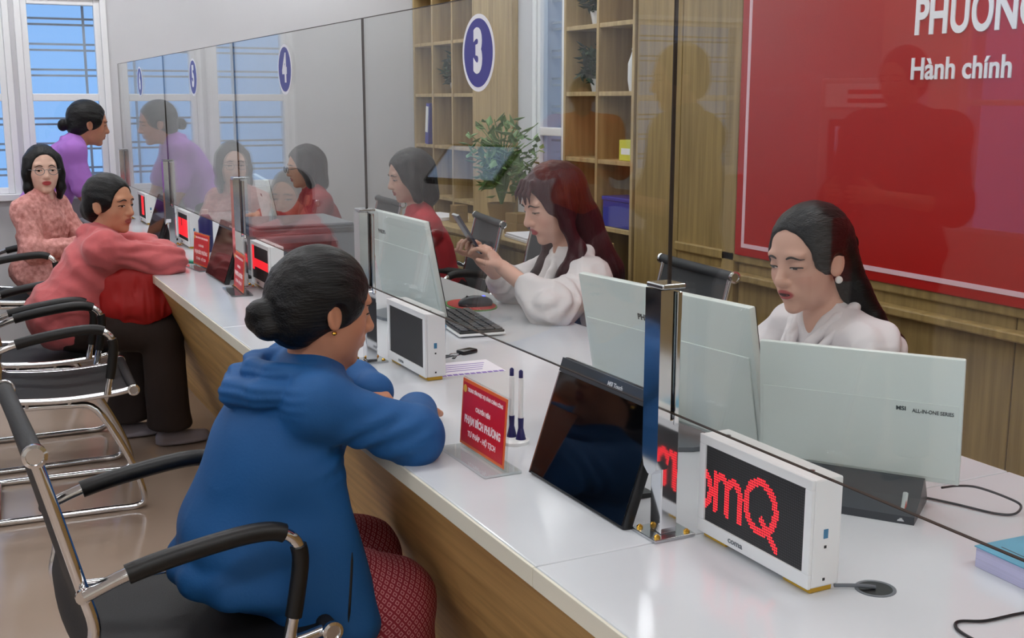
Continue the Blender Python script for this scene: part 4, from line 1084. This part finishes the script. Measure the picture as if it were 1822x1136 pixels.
def bfold(V, N):
    hd = np.clip((V[:, 2]-(Z0-.075))/.02, 0, 1)*np.clip((.07-V[:, 0])/.05, 0, 1)
    V = V+N*(hd*np.sin(V[:, 2]*330+V[:, 1]*12+vnoise(V*12, 2)*2.5)*.0015)[:, None]
    ap = np.exp(-(((V[:, 0]-.20)/.09)**2+((V[:, 2]-.80)/.08)**2)); V = V+N*(ap*np.sin(V[:, 2]*110-V[:, 0]*60+vnoise(V*10, 5)*3)*.004)[:, None]
    # a few long drag lines from the shoulder blade to the hip, and the vertical drape above the hem
    dr = np.sin(V[:, 1]*26+V[:, 0]*20+vnoise(V*A(4, 4, 1.6), 7)*3.5)*.0058*np.clip((.74-V[:, 2])/.2, 0, 1)
    return V+N*dr[:, None]
jk = cloth(sd, 'hooded_jacket', 'blue_cl', p, .005, .003, (6, 6, 4), 5, 2, bfold)
bvj = BVHTree.FromPolygons([v.co for v in jk.data.vertices], [q.vertices for q in jk.data.polygons])
zp = []
for t in range(9):
    hit_ = bvj.ray_cast(Vector((.150-.016*t/8, -1, .585-.14*t/8)), Vector((0, 1, 0)))[0]
    if hit_ is not None: zp.append(hit_)
if len(zp) > 3: MB().tube(zp, [.001]+[.0028]*(len(zp)-2)+[.001], 6).build('pocket_zip', 'black', jk, True)
trousers(fg, p, 'diamond', .006, (.092, .082, .075), .004)
shoes(fg, p, 'dshoe')

# ---------------------------------------------------------------- woman in the salmon pink cardigan
J = dict(SIT, chest=(.105, 0, .775), neck=(.155, 0, .915), shL=(.15, .145, .875), shR=(.14, -.155, .87), elL=(.36, .20, .815), wrL=(.41, .0, .83), elR=(.395, -.15, .805), wrR=(.41, .06, .81),
         knR=(.36, -.10, .50), anR=(.37, -.10, .09), knL=(.33, .10, .50), anL=(.22, .10, .09))
fg = Fig(J, (.195, -.02, 1.045), yaw=-46, pitch=3, roll=0, hs=1.03)
p = person('person', 'woman in a salmon pink cardigan and dark trousers resting folded arms on the counter', (-.58, 5.06, 0), 0, fg, (206, 150, 118), (164, 88, 82), res=.0038,
           hands=[dict(w=J['wrR'], d=(.3, 1, 0), n=(0, 0, -1), thumb=(1, 0, 0))])
fg.face_bits(p, .65, -.001)
sd = SDF(); fg.cap(sd, front=.092, low=-.030, size=(.103, .083, .093)); sd.ell(fg.H(-.10, 0, -.03), (.04, .045, .05), fg.R, .02)
hairmesh(sd, 'hair', p, .004, fg.R, fg.c, (9, 60, 60), .0015)
sd = SDF(); fg.torso(sd, .022, .05, 1.0, .04, .046); sd.ell((-.01, 0, .60), (.15, .19, .14), None, .06); fg.arms(sd, (.064, .062, .050), .04, .9)
nk = fg.J['neck']
col = [nk+A(*q) for q in ((.06, 0, -.04), (.03, .065, -.01), (-.04, .07, .012), (-.075, 0, .018), (-.04, -.07, .012), (.03, -.065, -.01), (.06, 0, -.04))]
sd.line(col, .020, .018); sd.ell((.05, 0, .40), (.35, .4, .06), None, .02, -1)
def pfold(V, N):
    a = np.clip((V[:, 0]-.16)/.08, 0, 1); b_ = 1-a
    return V+N*(a*np.sin(V[:, 2]*150+V[:, 0]*30+vnoise(V*9, 3)*4)*.0045+b_*np.sin(V[:, 2]*55+V[:, 0]*50+vnoise(V*6, 8)*4)*.004)[:, None]
cloth(sd, 'cardigan', 'pink_cl', p, .006, .006, (9, 9, 12), 9, 2, pfold)
trousers(fg, p, 'brown_cl', .0075, (.092, .082, .078), .006, .012); shoes(fg, p, 'shoe')

# ---------------------------------------------------------------- woman in dusty pink lace, facing the camera
J = dict(SIT, chest=(.03, 0, .79), neck=(.04, 0, .965), shL=(.03, .14, .895), shR=(.03, -.14, .895), elL=(.14, .19, .71), wrL=(.30, .04, .77), elR=(.10, -.20, .69), wrR=(.27, -.05, .72))
fg = Fig(J, (.06, 0, 1.105), yaw=-48, pitch=0, hs=1.08)
p = person('person', 'woman in dusty pink lace with glasses and shoulder-length black hair', (-.555, 6.68, 0), math.radians(-38), fg, (222, 182, 162), (176, 70, 72), res=.0042,
           hands=[dict(w=J['wrR'], d=(.6, .5, 0), n=(0, 0, -1), thumb=(.5, .8, 0)), dict(w=J['wrL'], d=(.5, -.8, 0), n=(0, 0, -1), thumb=(1, 0, 0))])
fg.face_bits(p, .7)
sd = SDF(); fg.cap(sd, front=.090, low=-.028, size=(.102, .084, .094), ears=False)
for y in (-1, 1): sd.line([fg.H(.0, .064*y, .05), fg.H(.012, .076*y, -.02), fg.H(.012, .076*y, -.09), fg.H(.0, .070*y, -.135)], [.028, .020, .022, .016], .025)
sd.line([fg.H(-.07, 0, .0), fg.H(-.07, 0, -.12)], [.055, .05], .03)
hairmesh(sd, 'hair_long', p, .0042, fg.R, fg.c, (60, 60, 8), .0018)
gl = MB()
for y in (-1, 1): gl.tube([fg.H(.108, .031*y+.022*math.cos(t), -.002+.018*math.sin(t)) for t in [2*PI*j/18 for j in range(18)]], .0015, 6, closed=True)
gl.tube([fg.H(.108, -.009, .003), fg.H(.110, 0, .006), fg.H(.108, .009, .003)], .0015, 6)
for y in (-1, 1): gl.tube([fg.H(.106, .053*y, .004), fg.H(.06, .072*y, .004), fg.H(-.005, .078*y, .0)], .0015, 6)
gl.build('glasses', 'mgrey', p, True)
sd = SDF(); fg.torso(sd, .014, .045, .95, .04, .046); fg.arms(sd, (.056, .054, .040), .035, .95)
sd.ell((.06, 0, .56), (.19, .19, .10), None, .06); sd.cone((.08, .09, .53), (.40, .1, .50), .10, .09, .06); sd.cone((.08, -.09, .53), (.40, -.1, .50), .10, .09, .06)
for y in (.1, -.1): sd.cone((.40, y, .50), (.38, y, .22), .085, .10, .05)
cloth(sd, 'lace_dress', 'lace_cl', p, .007, .010, (12, 12, 10), 13); shoes(fg, p, 'dshoe')

# ---------------------------------------------------------------- standing woman in the lilac polo shirt
J = dict(hip=(0, 0, .87), hiL=(0, .09, .84), hiR=(0, -.09, .84), knL=(.03, .10, .46), knR=(.03, -.10, .46), anL=(0, .11, .09), anR=(0, -.11, .09),
         chest=(.12, 0, 1.09), neck=(.185, 0, 1.225), shL=(.17, .145, 1.18), shR=(.165, -.15, 1.175), elL=(.25, .2, .96), wrL=(.34, .12, .80), elR=(.20, -.19, .94), wrR=(.27, -.16, .795))
fg = Fig(J, (.275, 0, 1.335), yaw=2, pitch=10, hs=1.08)
p = person('person', 'standing woman in a lilac polo shirt leaning over the far counter', (-.47, 7.20, 0), 0, fg, (178, 122, 96), (140, 80, 74), res=.0042,
           hands=[dict(w=J['wrR'], d=(1, .1, -.12), n=(0, 0, -1), thumb=(0, 1, 0)), dict(w=J['wrL'], d=(1, -.1, -.1), n=(0, 0, -1), thumb=(0, -1, 0))])
fg.face_bits(p, .6)
sd = SDF(); fg.cap(sd, front=.092, low=-.032, size=(.104, .085, .094)); sd.ell(fg.H(-.130, 0, -.03), (.030, .028, .036), fg.R, .01)
hairmesh(sd, 'hair', p, .0042, fg.R, fg.c, (9, 60, 60), .0015)
sd = SDF(); fg.torso(sd, .018, .05, 1.02, .04, .046)
for q in 'LR': sd.cone(fg.J['sh'+q], fg.J['sh'+q]+(fg.J['el'+q]-fg.J['sh'+q])*.85, .058, .060, .03)
nk = fg.J['neck']
sd.line([nk+A(*q) for q in ((.055, 0, -.03), (.02, .06, .0), (-.05, .05, .02), (-.06, 0, .026), (-.05, -.05, .02), (.02, -.06, .0), (.055, 0, -.03))], .016, .010)
cloth(sd, 'polo_shirt', 'purple_cl', p, .0065, .007, (9, 9, 7), 17)
trousers(fg, p, 'black_cl', .009, (.088, .066, .06)); shoes(fg, p, 'dshoe')

# ---------------------------------------------------------------- clerk in the white blouse, pearl earring (nearest)
J = dict(SIT, chest=(.065, 0, .765), neck=(.105, 0, .925), shL=(.09, .155, .865), shR=(.09, -.155, .865), elL=(.20, .24, .73), wrL=(.40, .12, .80), elR=(.22, -.22, .75), wrR=(.40, -.10, .80))
fg = Fig(J, (.180, 0, 1.083), yaw=14, pitch=10, roll=2, hs=1.11)
RZC = math.radians(176)
p = person('person', 'clerk in a white collared blouse with long black hair and a pearl earring', (1.075, 2.205, 0), RZC, fg, (216, 170, 150), (184, 84, 86), res=.003,
           hands=[dict(w=J['wrR'], d=(1, .3, 0), n=(0, 0, -1), thumb=(0, 1, 0)), dict(w=J['wrL'], d=(1, -.3, 0), n=(0, 0, -1), thumb=(0, -1, 0))])
fg.face_bits(p, .45, 0, mouth=.0036)
sd = SDF(); fg.cap(sd, front=.088, low=-.024, size=(.104, .083, .093))
sd.line([fg.H(-.07, 0, .02), fg.H(-.09, .0, -.06), fg.H(-.105, .01, -.13), A(-.035, .02, .83), A(-.085, .03, .68)], [.06, .060, .055, .055, .04], .03)
sd.line([fg.H(-.06, .05, -.0), fg.H(-.08, .055, -.09), A(-.03, .075, .85), A(-.08, .09, .70)], [.03, .033, .035, .025], .03)
sd.line([fg.H(.06, .018, .098), fg.H(.02, .022, .122), fg.H(-.03, .024, .128)], .004, .003, -1)   # parting
hairmesh(sd, 'hair', p, .0032, fg.R, fg.c, (14, 60, 60), .0016)
MB().tube([fg.H(-.118+.018*math.cos(t), .03, .004+.018*math.sin(t)) for t in [2*PI*j/16 for j in range(16)]], .005, 8, closed=True).build('hair_tie', 'iris', p, True)
sp = MB(); sp.lathe([(.0005, -.0095)]+[(.0095*math.sin(t), -.0095*math.cos(t)) for t in [PI*k/8 for k in range(1, 8)]]+[(.0005, .0095)], fg.H(.002, .082, -.043), 14); sp.build('pearl_earring', 'pearl', p, True)
sd = SDF(); fg.torso(sd, .016, .045, .98, .04, .046); fg.arms(sd, (.062, .062, .045), .035, .92)
nk = fg.J['neck']
# open collar: stand and two flat lapels
cl = SDF()
for y in (-1, 1):
    cl.line([nk+A(-.062, .012*y, .040), nk+A(-.03, .060*y, .038), nk+A(.03, .066*y, .012), nk+A(.085, .040*y, -.05), nk+A(.115, .012*y, -.12)], [.010, .012, .013, .013, .008], .006)
    cl.line([nk+A(-.055, .03*y, .025), nk+A(-.02, .080*y, .015), nk+A(.045, .088*y, -.02), nk+A(.095, .062*y, -.075)], [.008, .010, .012, .009], .010)
sd.cone(nk+A(.065, 0, .04), nk+A(.100, 0, -.095), .046, .010, .008, -1)
def wfold(V, N):
    a = np.exp(-((np.abs(V[:, 1])-.19)/.07)**2)
    return V+N*(a*np.sin(V[:, 2]*80+V[:, 0]*60+vnoise(V*8, 6)*4)*.005+np.clip((.82-V[:, 2])/.1, 0, 1)*np.sin(V[:, 1]*60+vnoise(V*A(6, 6, 2), 9)*4)*.004)[:, None]
bl_ = cloth(sd, 'blouse', 'white_cl', p, .005, .008, (9, 9, 6), 21, 2, wfold)
cloth(cl, 'collar', 'white_cl', bl_, .004, .002, (12, 12, 12), 22, 2)
trousers(fg, p, 'black_cl', .01); shoes(fg, p, 'dshoe')

# ---------------------------------------------------------------- red-haired clerk with a phone
J = dict(SIT, chest=(.06, 0, .775), neck=(.095, 0, .94), shL=(.08, .145, .875), shR=(.08, -.145, .875), elL=(.25, .235, .81), wrL=(.37, .085, .925), elR=(.23, -.19, .80), wrR=(.40, -.05, .935))
fg = Fig(J, (.165, 0, 1.125), yaw=8, pitch=18, roll=0, hs=1.10)
RZR = math.radians(172); LR = (1.00, 3.42, 0)
hl = dict(w=J['wrL'], d=(.55, -.35, .75), n=(.55, -.45, -.55), thumb=(.2, .25, .9), curl=(30, 40, 30), spread=4)
hr = dict(w=J['wrR'], d=(.5, .35, .8), n=(.6, .5, -.5), thumb=(.2, -.2, .9), curl=(30, 45, 35), spread=4)
p = person('person', 'clerk with long burgundy hair in an ivory blouse looking at her phone', LR, RZR, fg, (222, 176, 156), (176, 78, 82), hands=[hl, hr], res=.0033)
fg.face_bits(p, .4)
sd = SDF(); fg.cap(sd, front=.092, low=-.034, size=(.106, .087, .096), nape=True, ears=False)
for y in (-1, 1):
    sd.line([fg.H(.02, .060*y, .070), fg.H(.018, .076*y, .02), fg.H(.010, .080*y, -.06), fg.H(.0, .088*y, -.14), A(.15, .105*y, .90)], [.026, .018, .022, .026, .028], .02)
    sd.line([A(.15, .105*y, .90), A(.205, .115*y, .82), A(.225, .10*y, .73), A(.215, .09*y, .66)], [.030, .028, .020, .006], .02)
    sd.line([A(.11, .15*y, .92), A(.15, .175*y, .83), A(.15, .20*y, .73), A(.13, .215*y, .66)], [.022, .018, .012, .005], .02)
sd.line([fg.H(-.06, 0, .03), fg.H(-.075, .0, -.08), A(-.03, .0, .88), A(-.085, 0, .70)], [.065, .07, .065, .05], .03)
for y in (-.032, -.012, .012, .032): sd.line([fg.H(.062, y, .090), fg.H(.090, y*1.25, .062), fg.H(.097, y*1.5, .030)], [.010, .006, .002], .008)
hairmesh(sd, 'hair_red', p, .0036, fg.R, fg.c, (60, 60, 8), .002)
sd = SDF(); fg.torso(sd, .016, .045, .98, .04, .046)
for q in 'LR':
    a, b, c = (fg.J[k+q] for k in ('sh', 'el', 'wr')); sd.cone(a, b, .060, .066, .04); sd.cone(b, b+(c-b)*.40, .066, .054, .04)
nk = fg.J['neck']; sd.line([nk+A(*q) for q in ((.06, 0, -.01), (.02, .052, .01), (-.04, .048, .02), (-.055, 0, .02), (-.04, -.048, .02), (.02, -.052, .01), (.06, 0, -.01))], .017, .012)
sd.line([nk+A(.06, .02, -.02), nk+A(.11, .04, -.10)], [.018, .016], .012); sd.line([nk+A(.06, -.02, -.02), nk+A(.11, -.03, -.12)], [.018, .016], .012)
def rfold(V, N):
    a = np.clip((V[:, 0]-.12)/.06, 0, 1); return V+N*(a*np.sin(V[:, 0]*70+V[:, 1]*90+V[:, 2]*40+vnoise(V*9, 3)*5)*.006)[:, None]
cloth(sd, 'blouse', 'cream_cl', p, .0055, .011, (11, 11, 9), 27, 2, rfold)
trousers(fg, p, 'black_cl', .01); shoes(fg, p, 'dshoe')
Rz = Matrix.Rotation(RZR, 4, 'Z')
pc = Vector(LR)+Rz.to_3x3()@Vector((.475, .03, 1.035))
ph = tag(empty('phone', pc), 'dark smartphone with a shiny edge held up by the red-haired clerk', 'phone')
PR = Rz@Matrix.Rotation(math.radians(-58), 4, 'Y')
MB().box(-.0755, .0755, -.037, .037, -.004, .004, .003).xf(PR).build('case', 'phone', ph, True); MB().box(-.072, .072, -.034, .034, .004, .0046).xf(PR).build('screen', 'screen', ph)
MB().box(.0755, .0775, -.034, .034, -.0045, .0045, .001).xf(PR).build('metal_edge', 'chrome', ph)

# ---------------------------------------------------------------- the two farther clerks
def far_clerk(label, loc, rz, yaw, shirt, skin, pitch=12, glasses=False, sleeves=None, hz=1.115):
    J = dict(SIT, chest=(.06, 0, .78), neck=(.09, 0, .945), shL=(.08, .145, .88), shR=(.08, -.145, .88), elL=(.2, .22, .73), wrL=(.40, .12, .80), elR=(.2, -.22, .73), wrR=(.40, -.12, .80))
    fg = Fig(J, (.14, 0, hz), yaw=yaw, pitch=pitch, hs=1.02)
    p = person('person', label, loc, rz, fg, skin, (160, 80, 76), res=.0048,
               hands=[dict(w=J['wrR'], d=(1, .3, 0), n=(0, 0, -1), thumb=(0, 1, 0)), dict(w=J['wrL'], d=(1, -.3, 0), n=(0, 0, -1), thumb=(0, -1, 0))])
    fg.face_bits(p, .5)
    sd = SDF(); fg.cap(sd, front=.092, low=-.032, size=(.108, .09, .097), ears=False)
    for y in (-1, 1): sd.line([fg.H(.01, .066*y, .06), fg.H(.016, .080*y, -.01), fg.H(.0, .078*y, -.10)], [.03, .024, .026], .03)
    sd.line([fg.H(-.06, 0, .01), fg.H(-.062, 0, -.10)], [.072, .066], .03)
    hairmesh(sd, 'hair_long', p, .005, fg.R, fg.c, (60, 60, 8), .0018)
    if glasses:
        g = MB()
        for y in (-1, 1):
            g.tube([fg.H(.108, .031*y+.022*math.cos(t), -.002+.018*math.sin(t)) for t in [2*PI*j/14 for j in range(14)]], .0018, 6, closed=True)
            g.tube([fg.H(.106, .053*y, .004), fg.H(-.005, .082*y, .0)], .0018, 6)
        g.build('glasses', 'black', p, True)
    sd = SDF(); fg.torso(sd, .015, .045, 1.0, .04, .046)
    if sleeves is None: fg.arms(sd, (.058, .054, .042), .04, .9)
    top = cloth(sd, 'top', shirt, p, .0075, .008, (9, 9, 7), 31)
    if sleeves:
        s2 = SDF(); fg.arms(s2, (.060, .054, .042), .04, .9); cloth(s2, 'sleeves', sleeves, p, .0075, .007, (9, 9, 9), 33)
    trousers(fg, p, 'black_cl', .012); shoes(fg, p, 'dshoe')
far_clerk('clerk in a red vest seen through the number 4 glass, head turned away', (1.12, 5.10, 0), math.radians(165), 10, 'redv_cl', (206, 164, 144))
far_clerk('clerk with black bobbed hair, glasses and a maroon top behind the printer', (1.06, 6.62, 0), math.radians(172), 6, 'maroon_cl', (196, 148, 120), 8, True, hz=1.085)

# ---------------------------------------------------------------- visitors on the customer side, seen only as reflections in the glass
def visitor(label, loc, rz, shirt, trs, hand_up=True, sc=1.0):
    J = dict(STAND, chest=(.0, 0, 1.2), neck=(.0, 0, 1.40), shL=(0, .19, 1.34), shR=(0, -.19, 1.34), elL=(.06, .25, 1.08), wrL=(.26, .12, 1.12), elR=(.04, -.26, 1.08), wrR=(.27, -.1, 1.12))
    J = {k: tuple(x*sc for x in v) for k, v in J.items()}
    fg = Fig(J, (.03*sc, 0, 1.55*sc), pitch=8)
    p = person('person', label, loc, rz, fg, (172, 120, 92), (150, 90, 84), res=.006, hands=[dict(w=J['wrR'], d=(1, .4, .1), n=(0, 1, 0), thumb=(0, 0, 1), curl=(35, 40, 30)), dict(w=J['wrL'], d=(1, -.4, .1), n=(0, -1, 0), thumb=(0, 0, 1), curl=(35, 40, 30))])
    fg.face_bits(p, .6)
    sd = SDF(); fg.cap(sd, front=.092, low=-.036, size=(.103, .082, .092)); hairmesh(sd, 'hair', p, .006, fg.R, fg.c, (40, 40, 12), .002)
    sd = SDF(); fg.torso(sd, .026, .06, 1.1); fg.arms(sd, (.075, .065, .05), .05, .15)
    cloth(sd, 'shirt', shirt, p, .009, .006, (7, 7, 6), 37); trousers(fg, p, trs, .011, (.095, .075, .07)); shoes(fg, p, 'dshoe')
    return p
visitor('man in dark clothes reflected as a large silhouette in front of the red board', (-2.32, 3.34, 0), math.radians(-10), 'charcoal_cl', 'dark_cl')
visitor('visitor in dark navy reflected as a dim silhouette on the wood panelling', (-1.45, 3.55, 0), math.radians(20), 'dark_cl', 'dark_cl')
visitor('man in an orange shirt reflected in front of the cubby shelf, holding paper', (-2.75, 6.55, 0), math.radians(-60), 'orange_cl', 'dark_cl', sc=.96)

# ---------------------------------------------------------------- bag on the pink woman's lap, computer mouse body
sd = SDF(); bl = Vector((-.34, 4.93, .60))
sd.ell((.0, 0, .10), (.14, .055, .10), None, .04); sd.ell((.02, 0, .02), (.15, .07, .07), None, .05); sd.cone((-.11, 0, .17), (.10, 0, .17), .018, .018, .04)
sd.cone((.12, 0, .05), (.10, 0, .16), .04, .02, .04)
b = tag(empty('handbag', bl, math.radians(-8)), 'soft red fabric bag on the lap of the woman in salmon pink', 'bag')
o = cloth(sd, 'body', 'bag', b, .006, .012, (16, 16, 4), 41)
MB().tube(tube_path([(-.13, -.01, .15), (-.11, -.02, .20), (-.04, -.025, .205), (.0, -.02, .185)], 6), .007, 8).build('strap', 'bag_h', b, True)
sd = SDF(); sd.ell((0, 0, .008), (.062, .034, .028), None, .01); sd.ell((0, 0, -.03), (.1, .1, .0305), None, .003, -1); sd.line([(-.06, 0, .04), (.0, 0, .036), (.06, 0, .025)], .0012, .002, -1)
V, F = sd.mesh(.0025); to_obj('shell', smooth(V, F, 1), F, 'dgrey', sd_m)
MB().lathe([(.004, -.0015), (.004, .0015)], (.03, 0, .0325), 12, 'y').build('scroll_wheel', 'black', sd_m, True)
MB().box(-.035, -.022, -.007, .007, .030, .034, .002).build('lit_logo', mat('blue_led', (80, 90, 240), .3, emit=(70, 90, 250), es=2.), sd_m)
